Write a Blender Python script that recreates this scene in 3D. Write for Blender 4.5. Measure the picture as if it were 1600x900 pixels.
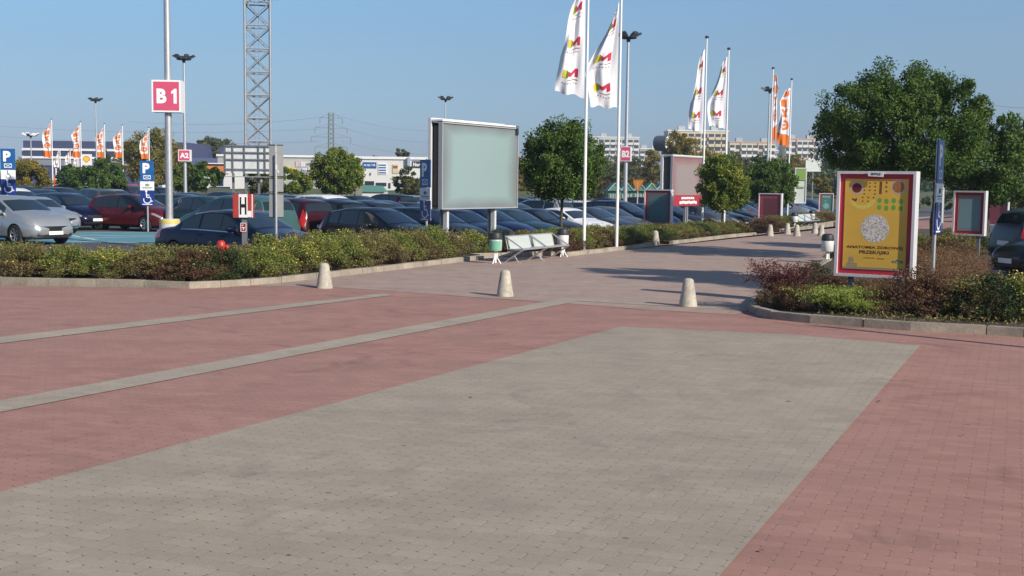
import bpy, bmesh, math, random
import numpy as np
from mathutils import Vector, Matrix
for o in list(bpy.data.objects): bpy.data.objects.remove(o)
S = bpy.context.scene
C = S.collection
R = math.radians
rnd = random.Random(7)
NR = np.random.RandomState(11)

# ------------------------------------------------------------------ camera
CAM_H, F = 2.10, 1850.0
PITCH, ROLL = math.atan(163 / F), math.atan(0.0125)
_r0 = Vector((1, 0, 0)); _u0 = Vector((0, math.sin(PITCH), math.cos(PITCH))); _f = Vector((0, math.cos(PITCH), -math.sin(PITCH)))
_r = _r0 * math.cos(ROLL) + _u0 * math.sin(ROLL); _u = _u0 * math.cos(ROLL) - _r0 * math.sin(ROLL)
cd = bpy.data.cameras.new('camera'); cam = bpy.data.objects.new('camera', cd); C.objects.link(cam)
cam.matrix_world = Matrix(((_r.x, _u.x, -_f.x, 0), (_r.y, _u.y, -_f.y, 0), (_r.z, _u.z, -_f.z, CAM_H), (0, 0, 0, 1)))
cd.sensor_width = 36; cd.lens = F / 1600 * 36; cd.clip_start = 0.1; cd.clip_end = 9000
S.camera = cam

# ------------------------------------------------------------------ light
SUN_EL = 29.0; SUN_DIR = Vector((0.72, -0.69, 0)).normalized()
SUN_ROT = math.atan2(SUN_DIR.x, SUN_DIR.y)
w = bpy.data.worlds.new('World'); S.world = w; w.use_nodes = True
nt = w.node_tree; bg = nt.nodes['Background']
sky = nt.nodes.new('ShaderNodeTexSky'); sky.sky_type = 'NISHITA'; sky.sun_disc = False
sky.sun_elevation = R(SUN_EL); sky.sun_rotation = SUN_ROT
sky.air_density = 1.0; sky.dust_density = 0.25; sky.ozone_density = 5.0; sky.altitude = 50
tcw = nt.nodes.new('ShaderNodeTexCoord'); sxw = nt.nodes.new('ShaderNodeSeparateXYZ'); nt.links.new(tcw.outputs['Generated'], sxw.inputs[0])
rw = nt.nodes.new('ShaderNodeValToRGB'); ew = rw.color_ramp.elements        # tint multiplied into the sky, darker grey-blue towards the horizon
ew[0].position = 0.0; ew[0].color = (.49, .545, .80, 1); ew[1].position = 0.5; ew[1].color = (.92, .96, .97, 1)
for p_, c_ in ((.03, (.52, .57, .78)), (.058, (.64, .68, .80)), (.10, (.75, .81, .85)), (.145, (.83, .92, .94))): k_ = ew.new(p_); k_.color = (*c_, 1)
mw = nt.nodes.new('ShaderNodeMix'); mw.data_type = 'RGBA'; mw.blend_type = 'MULTIPLY'; mw.inputs[0].default_value = 1.0
nt.links.new(sxw.outputs[2], rw.inputs[0]); nt.links.new(sky.outputs[0], mw.inputs[6]); nt.links.new(rw.outputs[0], mw.inputs[7]); nt.links.new(mw.outputs[2], bg.inputs[0])
bg.inputs[1].default_value = 0.105
sl = bpy.data.lights.new('sun', 'SUN'); sl.energy = 4.95; sl.angle = R(0.55); sl.color = (1.0, 0.905, 0.78)
so = bpy.data.objects.new('sun', sl); C.objects.link(so)
d = Vector((SUN_DIR.x * math.cos(R(SUN_EL)), SUN_DIR.y * math.cos(R(SUN_EL)), math.sin(R(SUN_EL))))
so.rotation_euler = d.to_track_quat('Z', 'Y').to_euler()
S.view_settings.view_transform = 'Standard'; S.view_settings.look = 'None'
S.view_settings.exposure = 0.29; S.view_settings.gamma = 1.0
S.render.engine = 'CYCLES'
S.cycles.max_bounces = 5; S.cycles.transparent_max_bounces = 6

# ------------------------------------------------------------------ helpers
def ray(px, py):
    return (_f * F + _r * (px - 800) - _u * (py - 450)).normalized()
def G(px, py, z=0.0):
    d = ray(px, py); t = (z - CAM_H) / d.z
    return Vector((d.x * t, d.y * t, z))
def W(px, py, Y):
    d = ray(px, py); t = Y / d.y
    return Vector((d.x * t, Y, CAM_H + d.z * t))
def X(px, Y):                       # ground x of the column px at depth Y (ground level)
    lo = W(px, 290, Y)
    y = 287 + 0.0125 * (px - 800) + CAM_H * F / Y
    return W(px, min(y, 880), Y).x
def tag(o, label=None, cat=None, group=None, kind=None):
    if label: o['label'] = label
    if cat: o['category'] = cat
    if group: o['group'] = group
    if kind: o['kind'] = kind
    return o
def empty(name, loc=(0, 0, 0), rz=0.0, label=None, cat=None, group=None):
    o = bpy.data.objects.new(name, None); C.objects.link(o)
    o.location = loc; o.rotation_euler = (0, 0, rz); o.empty_display_size = 0.2
    return tag(o, label, cat, group)
def copy_tree(o, parent=None, kids=None):
    c = o.copy(); C.objects.link(c); c.parent = parent
    for ch in list(CH.get(o.name, [])):
        k = copy_tree(ch, c)
    if parent is not None: CH.setdefault(parent.name, []).append(c)
    return c
CH = {}
def face_angle(nx, ny): return math.atan2(nx, -ny)

ORD = ['first', 'second', 'third', 'fourth', 'fifth', 'sixth', 'seventh', 'eighth', 'ninth', 'tenth', 'eleventh', 'twelfth',
       'thirteenth', 'fourteenth', 'fifteenth', 'sixteenth', 'seventeenth', 'eighteenth', 'nineteenth', 'twentieth']
for t_ in ('twenty', 'thirty', 'forty', 'fifty'):
    if t_ != 'twenty': ORD.append({'thirty': 'thirtieth', 'forty': 'fortieth', 'fifty': 'fiftieth'}[t_])
    for k_ in ORD[:9]: ORD.append(t_ + '-' + k_)

class MB:
    def __init__(s): s.v = []; s.f = []; s.m = []; s.cur = 0
    def add(s, vs, fs, m=None):
        b = len(s.v); s.v += [tuple(p) for p in vs]
        for f in fs: s.f.append(tuple(b + i for i in f)); s.m.append(s.cur if m is None else m)
        return s
    def box(s, c, d, rz=0.0, m=None, M=None, taper=1.0):
        hx, hy, hz = d[0] / 2, d[1] / 2, d[2] / 2; vs = []
        for z in (-hz, hz):
            k = taper if z > 0 else 1.0
            for x, y in ((-hx, -hy), (hx, -hy), (hx, hy), (-hx, hy)):
                p = Vector((x * k, y * k, z))
                if M is not None: p = M @ p
                elif rz: p = Vector((p.x * math.cos(rz) - p.y * math.sin(rz), p.x * math.sin(rz) + p.y * math.cos(rz), p.z))
                vs.append(p + Vector(c))
        return s.add(vs, [(3, 2, 1, 0), (4, 5, 6, 7), (0, 1, 5, 4), (1, 2, 6, 5), (2, 3, 7, 6), (3, 0, 4, 7)], m)
    def tube(s, p0, p1, r0, r1=None, n=8, m=None, cap=True):
        r1 = r0 if r1 is None else r1; p0 = Vector(p0); p1 = Vector(p1); a = (p1 - p0)
        if a.length < 1e-6: return s
        a.normalize(); u = a.orthogonal().normalized(); v = a.cross(u); vs = []
        for p, r in ((p0, r0), (p1, r1)):
            for i in range(n):
                t = 2 * math.pi * i / n; vs.append(p + u * (r * math.cos(t)) + v * (r * math.sin(t)))
        fs = [(i, (i + 1) % n, n + (i + 1) % n, n + i) for i in range(n)]
        if cap: fs += [tuple(range(n - 1, -1, -1)), tuple(range(n, 2 * n))]
        return s.add(vs, fs, m)
    def path(s, pts, r, n=6, m=None):
        for i in range(len(pts) - 1):
            ra = r[i] if isinstance(r, (list, tuple)) else r; rb = r[i + 1] if isinstance(r, (list, tuple)) else r
            s.tube(pts[i], pts[i + 1], ra, rb, n, m)
        return s
    def lathe(s, prof, c=(0, 0, 0), n=20, m=None, M=None, cap=True):
        vs = []
        for r, z in prof:
            for i in range(n):
                t = 2 * math.pi * i / n; p = Vector((r * math.cos(t), r * math.sin(t), z))
                if M is not None: p = M @ p
                vs.append(p + Vector(c))
        fs = []
        for k in range(len(prof) - 1):
            for i in range(n): fs.append((k * n + i, k * n + (i + 1) % n, (k + 1) * n + (i + 1) % n, (k + 1) * n + i))
        if cap: fs.append(tuple(range(n - 1, -1, -1))); fs.append(tuple(range((len(prof) - 1) * n, len(prof) * n)))
        return s.add(vs, fs, m)
    def prism(s, poly, z0, z1, m=None):
        n = len(poly); vs = [(p[0], p[1], z0) for p in poly] + [(p[0], p[1], z1) for p in poly]
        return s.add(vs, [tuple(range(n - 1, -1, -1)), tuple(range(n, 2 * n))] + [(i, (i + 1) % n, n + (i + 1) % n, n + i) for i in range(n)], m)
    def plate(s, poly, y, t=0.004, m=None):           # polygon in local x,z standing upright, front at y
        n = len(poly); vs = [(p[0], y, p[1]) for p in poly] + [(p[0], y + t, p[1]) for p in poly]
        return s.add(vs, [tuple(range(n)), tuple(range(2 * n - 1, n - 1, -1))] + [(i, n + i, n + (i + 1) % n, (i + 1) % n) for i in range(n)], m)
    def disc(s, cx, cz, r, y, t=0.004, n=20, m=None, rz=None):
        rz = r if rz is None else rz
        return s.plate([(cx + r * math.cos(2 * math.pi * i / n), cz + rz * math.sin(2 * math.pi * i / n)) for i in range(n)], y, t, m)
    def ring(s, cx, cz, r, w, y, a0=0, a1=360, n=20, m=None):
        for i in range(n):
            t0 = R(a0 + (a1 - a0) * i / n); t1 = R(a0 + (a1 - a0) * (i + 1) / n)
            s.plate([(cx + r * math.cos(t0), cz + r * math.sin(t0)), (cx + (r + w) * math.cos(t0), cz + (r + w) * math.sin(t0)),
                     (cx + (r + w) * math.cos(t1), cz + (r + w) * math.sin(t1)), (cx + r * math.cos(t1), cz + r * math.sin(t1))], y, 0.004, m)
        return s
    def bar2(s, x0, z0, x1, z1, w, y, m=None):
        dx, dz = x1 - x0, z1 - z0; l = math.hypot(dx, dz); nx, nz = -dz / l * w / 2, dx / l * w / 2
        return s.plate([(x0 + nx, z0 + nz), (x0 - nx, z0 - nz), (x1 - nx, z1 - nz), (x1 + nx, z1 + nz)], y, 0.004, m)
    def mesh(s, name, mats, smooth=False, fix=True):
        me = bpy.data.meshes.new(name); me.from_pydata(s.v, [], s.f)
        for m in (mats if isinstance(mats, (list, tuple)) else [mats]): me.materials.append(m)
        me.polygons.foreach_set('material_index', s.m)
        if fix:
            bm = bmesh.new(); bm.from_mesh(me); bmesh.ops.recalc_face_normals(bm, faces=bm.faces); bm.to_mesh(me); bm.free()
        if smooth:
            me.polygons.foreach_set('use_smooth', [True] * len(me.polygons)); me.set_sharp_from_angle(angle=R(smooth if smooth > 1 else 40))
        me.update(); return me
    def build(s, name, mats, parent=None, smooth=False, loc=None, rz=0, fix=True):
        return link(name, s.mesh(name, mats, smooth, fix), parent, loc, rz)
def link(name, me, parent=None, loc=None, rz=0):
    o = bpy.data.objects.new(name, me); C.objects.link(o); o.parent = parent
    if parent is not None: CH.setdefault(parent.name, []).append(o)
    if loc is not None: o.location = loc
    if rz: o.rotation_euler = (0, 0, rz)
    return o
TXT = {}
def text_geo(body, size=1.0, bold=0.0, align='CENTER', sx=1.0):
    key = (body, bold)
    if key not in TXT:
        cu = bpy.data.curves.new('t', 'FONT'); cu.body = body; cu.size = 1.0; cu.offset = bold; cu.extrude = 0.0
        cu.resolution_u = 3
        o = bpy.data.objects.new('t', cu); C.objects.link(o)
        dg = bpy.context.evaluated_depsgraph_get(); me = bpy.data.meshes.new_from_object(o.evaluated_get(dg))
        vs = [tuple(v.co) for v in me.vertices]; fs = [tuple(p.vertices) for p in me.polygons]
        bpy.data.objects.remove(o); bpy.data.curves.remove(cu); bpy.data.meshes.remove(me); TXT[key] = (vs, fs)
    vs, fs = TXT[key]
    x0 = min(v[0] for v in vs); x1 = max(v[0] for v in vs); y0 = min(v[1] for v in vs); y1 = max(v[1] for v in vs)
    k = size / (y1 - y0) if size > 0 else 1
    return [((v[0] - (x0 + x1) / 2) * k * sx, (v[1] - (y0 + y1) / 2) * k) for v in vs], fs, (x1 - x0) * k * sx
def add_text(mb, body, cx, cz, h, y, bold=0.02, m=None, sx=1.0, width=None, rot=0.0):
    vs, fs, wd = text_geo(body, h, bold, sx=sx)
    k = width / wd if width else 1.0
    ca, sa = math.cos(rot), math.sin(rot)
    out = [(cx + (a * k) * ca - b * sa, y, cz + (a * k) * sa + b * ca) for a, b in vs]
    mb.add(out, fs, m)

# ------------------------------------------------------------------ materials
MT = {}
def srgb(r, g, b):
    f = lambda c: (c / 255) / 12.92 if c <= 10 else ((c / 255 + 0.055) / 1.055) ** 2.4
    return (f(r), f(g), f(b))
def mat(name, col, rough=0.6, metal=0.0, coat=0.0, var=0.0, scale=6.0, spec=0.5, bump=0.0, emit=0.0, mscale=None):
    if name in MT: return MT[name]
    m = bpy.data.materials.new(name); m.use_nodes = True; n = m.node_tree; b = n.nodes['Principled BSDF']
    b.inputs['Base Color'].default_value = (*col, 1); b.inputs['Roughness'].default_value = rough
    b.inputs['Metallic'].default_value = metal; b.inputs['Coat Weight'].default_value = coat; b.inputs['Coat Roughness'].default_value = 0.06
    b.inputs['Specular IOR Level'].default_value = spec
    if var > 0:
        tc = n.nodes.new('ShaderNodeTexCoord'); no = n.nodes.new('ShaderNodeTexNoise'); no.inputs['Scale'].default_value = scale
        no.inputs['Detail'].default_value = 5; no.inputs['Roughness'].default_value = 0.65
        cr = n.nodes.new('ShaderNodeValToRGB'); cr.color_ramp.elements[0].position = 0.3; cr.color_ramp.elements[1].position = 0.7
        cr.color_ramp.elements[0].color = (*[c * (1 - var) for c in col], 1); cr.color_ramp.elements[1].color = (*[min(1, c * (1 + var * 0.7)) for c in col], 1)
        n.links.new(tc.outputs['Object'], no.inputs['Vector']); n.links.new(no.outputs['Fac'], cr.inputs['Fac']); n.links.new(cr.outputs['Color'], b.inputs['Base Color'])
        if bump > 0:
            bp = n.nodes.new('ShaderNodeBump'); bp.inputs['Strength'].default_value = bump; bp.inputs['Distance'].default_value = 0.02
            n.links.new(no.outputs['Fac'], bp.inputs['Height']); n.links.new(bp.outputs[0], b.inputs['Normal'])
    if emit > 0:
        b.inputs['Emission Color'].default_value = (*col, 1); b.inputs['Emission Strength'].default_value = emit
    MT[name] = m; return m
def leaf_mat(name, cols, trans=0.25, pos=None, rough=0.6):
    m = bpy.data.materials.new(name); m.use_nodes = True; n = m.node_tree; b = n.nodes['Principled BSDF']; out = n.nodes['Material Output']
    at = n.nodes.new('ShaderNodeAttribute'); at.attribute_name = 'tint'
    cr = n.nodes.new('ShaderNodeValToRGB'); e = cr.color_ramp.elements
    pos = pos or [i / (len(cols) - 1) for i in range(len(cols))]
    e[0].position = pos[0]; e[0].color = (*cols[0], 1); e[1].position = pos[-1]; e[1].color = (*cols[-1], 1)
    for p, c in zip(pos[1:-1], cols[1:-1]): k = e.new(p); k.color = (*c, 1)
    tr = n.nodes.new('ShaderNodeBsdfTranslucent'); mx = n.nodes.new('ShaderNodeMixShader'); mx.inputs[0].default_value = trans
    n.links.new(at.outputs['Fac'], cr.inputs[0]); n.links.new(cr.outputs[0], b.inputs['Base Color']); n.links.new(cr.outputs[0], tr.inputs[0])
    n.links.new(b.outputs[0], mx.inputs[1]); n.links.new(tr.outputs[0], mx.inputs[2]); n.links.new(mx.outputs[0], out.inputs[0])
    b.inputs['Roughness'].default_value = rough; b.inputs['Specular IOR Level'].default_value = 0.3
    MT[name] = m; return m
class NT:                                     # tiny node helper
    def __init__(s, name):
        s.m = bpy.data.materials.new(name); s.m.use_nodes = True; s.n = s.m.node_tree; s.b = s.n.nodes['Principled BSDF']; MT[name] = s.m
    def new(s, t, **k):
        x = s.n.nodes.new(t)
        for a, v in k.items(): setattr(x, a, v)
        return x
    def l(s, a, b): s.n.links.new(a, b)
    def math(s, op, a, b=None, c=None):
        x = s.new('ShaderNodeMath', operation=op)
        for i, v in enumerate((a, b, c)):
            if v is None: continue
            if isinstance(v, (int, float)): x.inputs[i].default_value = v
            else: s.l(v, x.inputs[i])
        return x.outputs[0]
    def ramp(s, src, stops):
        x = s.new('ShaderNodeValToRGB'); e = x.color_ramp.elements; e[0].position, e[0].color = stops[0][0], (*stops[0][1], 1)
        e[1].position, e[1].color = stops[-1][0], (*stops[-1][1], 1)
        for p, c in stops[1:-1]: k = e.new(p); k.color = (*c, 1)
        s.l(src, x.inputs[0]); return x.outputs[0]
    def noise(s, vec, scale, detail=4, rough=0.6, dist=0.0):
        x = s.new('ShaderNodeTexNoise'); x.inputs['Scale'].default_value = scale; x.inputs['Detail'].default_value = detail
        x.inputs['Roughness'].default_value = rough; x.inputs['Distortion'].default_value = dist; s.l(vec, x.inputs['Vector']); return x.outputs['Fac']
    def mix(s, fac, a, b, mode='MIX'):
        x = s.new('ShaderNodeMix', data_type='RGBA', blend_type=mode)
        if isinstance(fac, (int, float)): x.inputs[0].default_value = fac
        else: s.l(fac, x.inputs[0])
        for i, v in ((6, a), (7, b)):
            if isinstance(v, tuple): x.inputs[i].default_value = (*v, 1)
            else: s.l(v, x.inputs[i])
        return x.outputs[2]
BW, BH, PANG = 0.235, 0.122, R(-23)
def paver(name, base, var=0.10, wear=None, joint=0.20):
    t = NT(name); tc = t.new('ShaderNodeTexCoord'); mp = t.new('ShaderNodeMapping'); mp.inputs['Rotation'].default_value = (0, 0, -PANG)
    t.l(tc.outputs['Object'], mp.inputs['Vector'])
    sp = t.new('ShaderNodeSeparateXYZ'); t.l(mp.outputs[0], sp.inputs[0]); u, v = sp.outputs[0], sp.outputs[1]
    # wavy long joints of interlocking blocks
    wv = t.math('MULTIPLY', t.math('SINE', t.math('MULTIPLY', u, 2 * math.pi / (BW / 2))), 0.008)
    v2 = t.math('ADD', v, wv)
    row = t.math('FLOOR', t.math('DIVIDE', v2, BH)); off = t.math('MULTIPLY', t.math('MODULO', t.math('ABSOLUTE', row), 2.0), 0.5)
    uu = t.math('ADD', t.math('DIVIDE', u, BW), off); col_ = t.math('FLOOR', uu)
    fu = t.math('SUBTRACT', uu, col_); fv = t.math('FRACT', t.math('DIVIDE', v2, BH))
    du = t.math('MULTIPLY', t.math('MINIMUM', fu, t.math('SUBTRACT', 1.0, fu)), BW)
    fvp = t.math('ABSOLUTE', t.math('SUBTRACT', t.math('FRACT', t.math('ADD', t.math('DIVIDE', v2, BH), 100.0)), 0.5))
    dv = t.math('MULTIPLY', t.math('SUBTRACT', 0.5, fvp), BH)
    dm = t.math('MINIMUM', du, dv)
    n1 = t.noise(mp.outputs[0], 2.2, 3, 0.7)
    wdt = t.math('MULTIPLY_ADD', n1, 0.014, -0.0048)
    j = t.math('LESS_THAN', dm, wdt)
    # little holes where the blocks meet
    hole = t.math('LESS_THAN', t.math('ADD', t.math('MULTIPLY', du, 0.5), dv), 0.0095)
    cid = t.new('ShaderNodeCombineXYZ'); t.l(col_, cid.inputs[0]); t.l(row, cid.inputs[1])
    wn = t.new('ShaderNodeTexWhiteNoise', noise_dimensions='2D'); t.l(cid.outputs[0], wn.inputs['Vector']); rv = wn.outputs['Value']
    hole = t.math('MULTIPLY', hole, t.math('GREATER_THAN', rv, 0.25))
    c = t.ramp(rv, [(0.0, tuple(x * (1 - var) for x in base)), (0.5, base), (1.0, tuple(x * (1 + var) for x in base))])
    big = t.noise(tc.outputs['Object'], 0.16, 5, 0.62, 0.6); mid = t.noise(tc.outputs['Object'], 1.1, 5, 0.65); fine = t.noise(tc.outputs['Object'], 60, 3, 0.7)
    c = t.mix(t.math('MULTIPLY_ADD', big, 1.6, -0.45), c, wear or tuple(x * 0.86 for x in base))
    g = t.ramp(mid, [(0.25, (0.87, 0.87, 0.87)), (0.75, (1.09, 1.09, 1.09))]); c = t.mix(1.0, c, g, 'MULTIPLY')
    g = t.ramp(fine, [(0.2, (0.86, 0.86, 0.86)), (0.8, (1.12, 1.12, 1.12))]); c = t.mix(1.0, c, g, 'MULTIPLY')
    # chewing gum and oil spots
    vo = t.new('ShaderNodeTexVoronoi'); vo.inputs['Scale'].default_value = 1.6; t.l(tc.outputs['Object'], vo.inputs['Vector'])
    sel = t.math('MULTIPLY', t.math('LESS_THAN', vo.outputs['Distance'], 0.035), 0.55)
    c = t.mix(sel, c, tuple(x * 0.25 for x in base))
    st = t.ramp(t.noise(tc.outputs['Object'], 0.7, 4, 0.75, 1.2), [(0.56, (1, 1, 1)), (0.70, (0.78, 0.77, 0.78))]); c = t.mix(1.0, c, st, 'MULTIPLY')
    mp2 = t.new('ShaderNodeMapping'); mp2.inputs['Rotation'].default_value = (0, 0, R(-59)); mp2.inputs['Scale'].default_value = (0.12, 1.6, 1); t.l(tc.outputs['Object'], mp2.inputs['Vector'])
    sk = t.ramp(t.noise(mp2.outputs[0], 1.0, 4, 0.6, 0.3), [(0.30, (1.05, 1.04, 1.02)), (0.5, (1, 1, 1)), (0.68, (0.87, 0.87, 0.88))]); c = t.mix(0.55, c, sk, 'MULTIPLY')
    c = t.mix(t.math('MULTIPLY', j, joint), c, tuple(x * 0.30 for x in base))
    c = t.mix(t.math('MULTIPLY', hole, 0.75), c, (0.02, 0.018, 0.016))
    t.l(c, t.b.inputs['Base Color']); t.b.inputs['Roughness'].default_value = 0.85; t.b.inputs['Specular IOR Level'].default_value = 0.25
    hgt = t.math('ADD', t.math('MINIMUM', t.math('MULTIPLY', dm, 60.0), 0.5), t.math('MULTIPLY', fine, 0.25))
    hgt = t.math('ADD', hgt, t.math('MULTIPLY', rv, 0.35))
    bp = t.new('ShaderNodeBump'); bp.inputs['Strength'].default_value = 0.30; bp.inputs['Distance'].default_value = 0.006
    t.l(hgt, bp.inputs['Height']); t.l(bp.outputs[0], t.b.inputs['Normal'])
    return t.m
def speckle(name, base, s1=30, amt=0.25, big=0.3, rough=0.9, dirt=0.8, bump=0.2):
    t = NT(name); tc = t.new('ShaderNodeTexCoord'); o = tc.outputs['Object']
    a = t.noise(o, s1, 3, 0.7); b = t.noise(o, big, 5, 0.65, 0.5)
    c = t.ramp(a, [(0.25, tuple(x * (1 - amt) for x in base)), (0.75, tuple(min(1, x * (1 + amt)) for x in base))])
    c = t.mix(1.0, c, t.ramp(b, [(0.35, (dirt,) * 3), (0.65, (1.06,) * 3)]), 'MULTIPLY')
    t.l(c, t.b.inputs['Base Color']); t.b.inputs['Roughness'].default_value = rough
    bp = t.new('ShaderNodeBump'); bp.inputs['Strength'].default_value = bump; bp.inputs['Distance'].default_value = 0.01
    t.l(a, bp.inputs['Height']); t.l(bp.outputs[0], t.b.inputs['Normal']); return t.m

M_red = paver('red_pavers', (0.365, 0.193, 0.155), wear=(0.35, 0.212, 0.175))
M_grey = paver('grey_pavers', (0.367, 0.314, 0.246), var=0.075, wear=(0.318, 0.272, 0.215))
M_faded = paver('faded_pavers', (0.385, 0.28, 0.232), wear=(0.365, 0.285, 0.24), joint=0.15)
M_band = paver('band_pavers', (0.39, 0.335, 0.265), wear=(0.35, 0.30, 0.24), joint=0.12)
M_asph = speckle('asphalt', (0.085, 0.085, 0.088), 40, 0.3, 0.25)
M_bay = speckle('bay_paint', (0.10, 0.30, 0.36), 25, 0.15, 0.5, dirt=0.75)
M_line = speckle('line_paint', (0.62, 0.64, 0.62), 25, 0.12, 1.5, dirt=0.8)
M_kerb = speckle('kerb_concrete', (0.36, 0.315, 0.25), 26, 0.2, 1.3, dirt=0.62, bump=0.5)
M_soil = speckle('soil', (0.075, 0.055, 0.04), 14, 0.5, 1.0, bump=1.0)
M_grass = speckle('dry_grass', (0.10, 0.115, 0.04), 8, 0.4, 0.15, dirt=0.7)
M_conc = speckle('cast_concrete', (0.50, 0.46, 0.38), 38, 0.20, 5.0, dirt=0.68, bump=0.5)
M_galv = mat('galvanised', (0.52, 0.53, 0.54), 0.42, 0.6, var=0.12, scale=9)
M_galvd = mat('dull_steel', (0.22, 0.23, 0.24), 0.5, 0.4, var=0.15)
M_white = mat('white_paint', (0.78, 0.78, 0.76), 0.4, var=0.06, scale=3)
M_alu = mat('alu_frame', (0.72, 0.72, 0.73), 0.32, 0.15, var=0.05, scale=4)
M_dark = mat('dark_paint', (0.03, 0.032, 0.035), 0.5)
M_black = mat('black_plastic', (0.012, 0.012, 0.013), 0.45)
M_blue = mat('sign_blue', (0.012, 0.10, 0.30), 0.35, var=0.08, scale=5)
M_blued = mat('sign_navy', (0.012, 0.035, 0.20), 0.35, var=0.08, scale=5)
M_sw = mat('sign_white', (0.80, 0.80, 0.80), 0.35)
M_swm = mat('sign_mark', (0.85, 0.85, 0.85), 0.4)
M_pink = mat('sign_pink', (0.62, 0.085, 0.17), 0.4, var=0.06, scale=2)
M_redp = mat('poster_red', (0.46, 0.025, 0.05), 0.4, var=0.06)
M_glass = mat('car_glass', (0.014, 0.022, 0.024), 0.05, 0.0, coat=0.7, spec=0.6)
M_tyre = mat('tyre_rubber', (0.018, 0.018, 0.018), 0.8)
M_rim = mat('alloy_rim', (0.45, 0.45, 0.46), 0.3, 0.7)
M_chrome = mat('chrome', (0.7, 0.7, 0.7), 0.12, 1.0)
M_lampg = mat('lamp_glass', (0.42, 0.44, 0.45), 0.10, 0.5, coat=1.0)
M_tail = mat('tail_red', (0.45, 0.01, 0.012), 0.12, 0.0, coat=1.0)
M_gap = mat('panel_gap', (0.006, 0.006, 0.006), 0.7)
M_bark = mat('bark', (0.085, 0.065, 0.048), 0.9, var=0.45, scale=14, bump=0.8)
M_barkg = mat('bark_grey', (0.13, 0.11, 0.09), 0.9, var=0.4, scale=12, bump=0.8)
# ------------------------------------------------------------------ setting
def sheet(name, pts, z, m, sub=None):
    me = bpy.data.meshes.new(name); vs = [(p[0], p[1], z(p[0], p[1]) if callable(z) else z) for p in pts]
    me.from_pydata(vs, [], [tuple(range(len(vs)))]); me.materials.append(m)
    bm = bmesh.new(); bm.from_mesh(me); bmesh.ops.recalc_face_normals(bm, faces=bm.faces)
    if bm.faces and bm.faces[:][0].normal.z < 0: bmesh.ops.reverse_faces(bm, faces=bm.faces)
    bm.to_mesh(me); bm.free()
    return tag(link(name, me), kind='structure')
def gp(lst, z=0): return [G(a, b, z) for a, b in lst]
DROP = 0.30
def lot_z(x, y=0):
    t = min(1, max(0, (x + 14) / 17.0)); t = t * t * (3 - 2 * t); return -0.02 - (DROP - 0.02) * t
# wide terrain
g = MB(); xs = [-4000, -600, -200, -60, 60, 200, 600, 4000]
ys = [-300, -40, 200, 600, 1500, 6000]
vs = [(x, y, -0.50) for y in ys for x in xs]; n = len(xs)
g.add(vs, [(j * n + i, j * n + i + 1, (j + 1) * n + i + 1, (j + 1) * n + i) for j in range(len(ys) - 1) for i in range(n - 1)])
tag(g.build('ground', M_grass), kind='structure')
# paved plaza (red blocks)
sheet('pavement', [(-30, -8), (30, -8), (30, 15), (60, 100), (40, 100), (9.8, 51.2), (-6.2, 22.9), (-30, 23.2)], 0.0, M_red)
k1 = G(295, 451); k2 = G(1182, 368)
# faded access road beyond the bollards
sheet('road', gp([(395, 447), (520, 449), (640, 457), (760, 466), (880, 474), (1010, 484), (1150, 492)]) + [Vector((8.5, 30, 0)), Vector((30, 88, 0)), Vector((36, 96, 0)), Vector((20, 68, 0))] + gp([(1182, 367), (1000, 387), (885, 400.5), (740, 404), (600, 423.5), (495, 435.5), (440, 441.5), (392, 445.5)]), 0.004, M_faded)
# grey field and bands
sheet('grey_paving', gp([(0, 770), (970, 511), (1230, 523), (1438, 540), (1125, 900)]) + [Vector((0.9, 3.0, 0)), Vector((-4.0, 3.2, 0))], 0.006, M_grey)
def band(a, b, c, d_, n='paving_band'): sheet(n, gp([a, b, c, d_]), 0.008, M_band)
band((-260, 674), (880, 467), (905, 471), (-260, 695))
band((-200, 550), (600, 459), (612, 462), (-200, 562))
band((600, 459), (890, 448), (1190, 462), (1190, 465), (3, 3)) if False else None
band((905, 471), (880, 467), (1170, 483), (1166, 486))
# car park asphalt
lot = MB(); us = [-90, -60, -40, -25, -18, -14, -11, -8, -5, -2, 1, 3, 8, 20, 40, 60, 90]
vl = [(-90, 23.1), (-40, 23.1)]
rows = 14
vs = []
for i, x in enumerate(us):
    y0 = 24.3 if x < -8.4 else 24.3 + (x + 8.4) * (28.2 / 16.7)
    for j in range(rows): vs.append((x, y0 + (150 - y0) * (j / (rows - 1)) ** 1.5, lot_z(x)))
lot.add(vs, [(i * rows + j, (i + 1) * rows + j, (i + 1) * rows + j + 1, i * rows + j + 1) for i in range(len(us) - 1) for j in range(rows - 1)])
tag(lot.build('car_park', M_asph), kind='structure')
# right-hand car park
sheet('car_park', [(10.2, 25.2), (40, 21), (70, 100), (34, 88), (12.8, 34), (10.6, 27.4)], lambda x, y: 0.012, M_asph)
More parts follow.
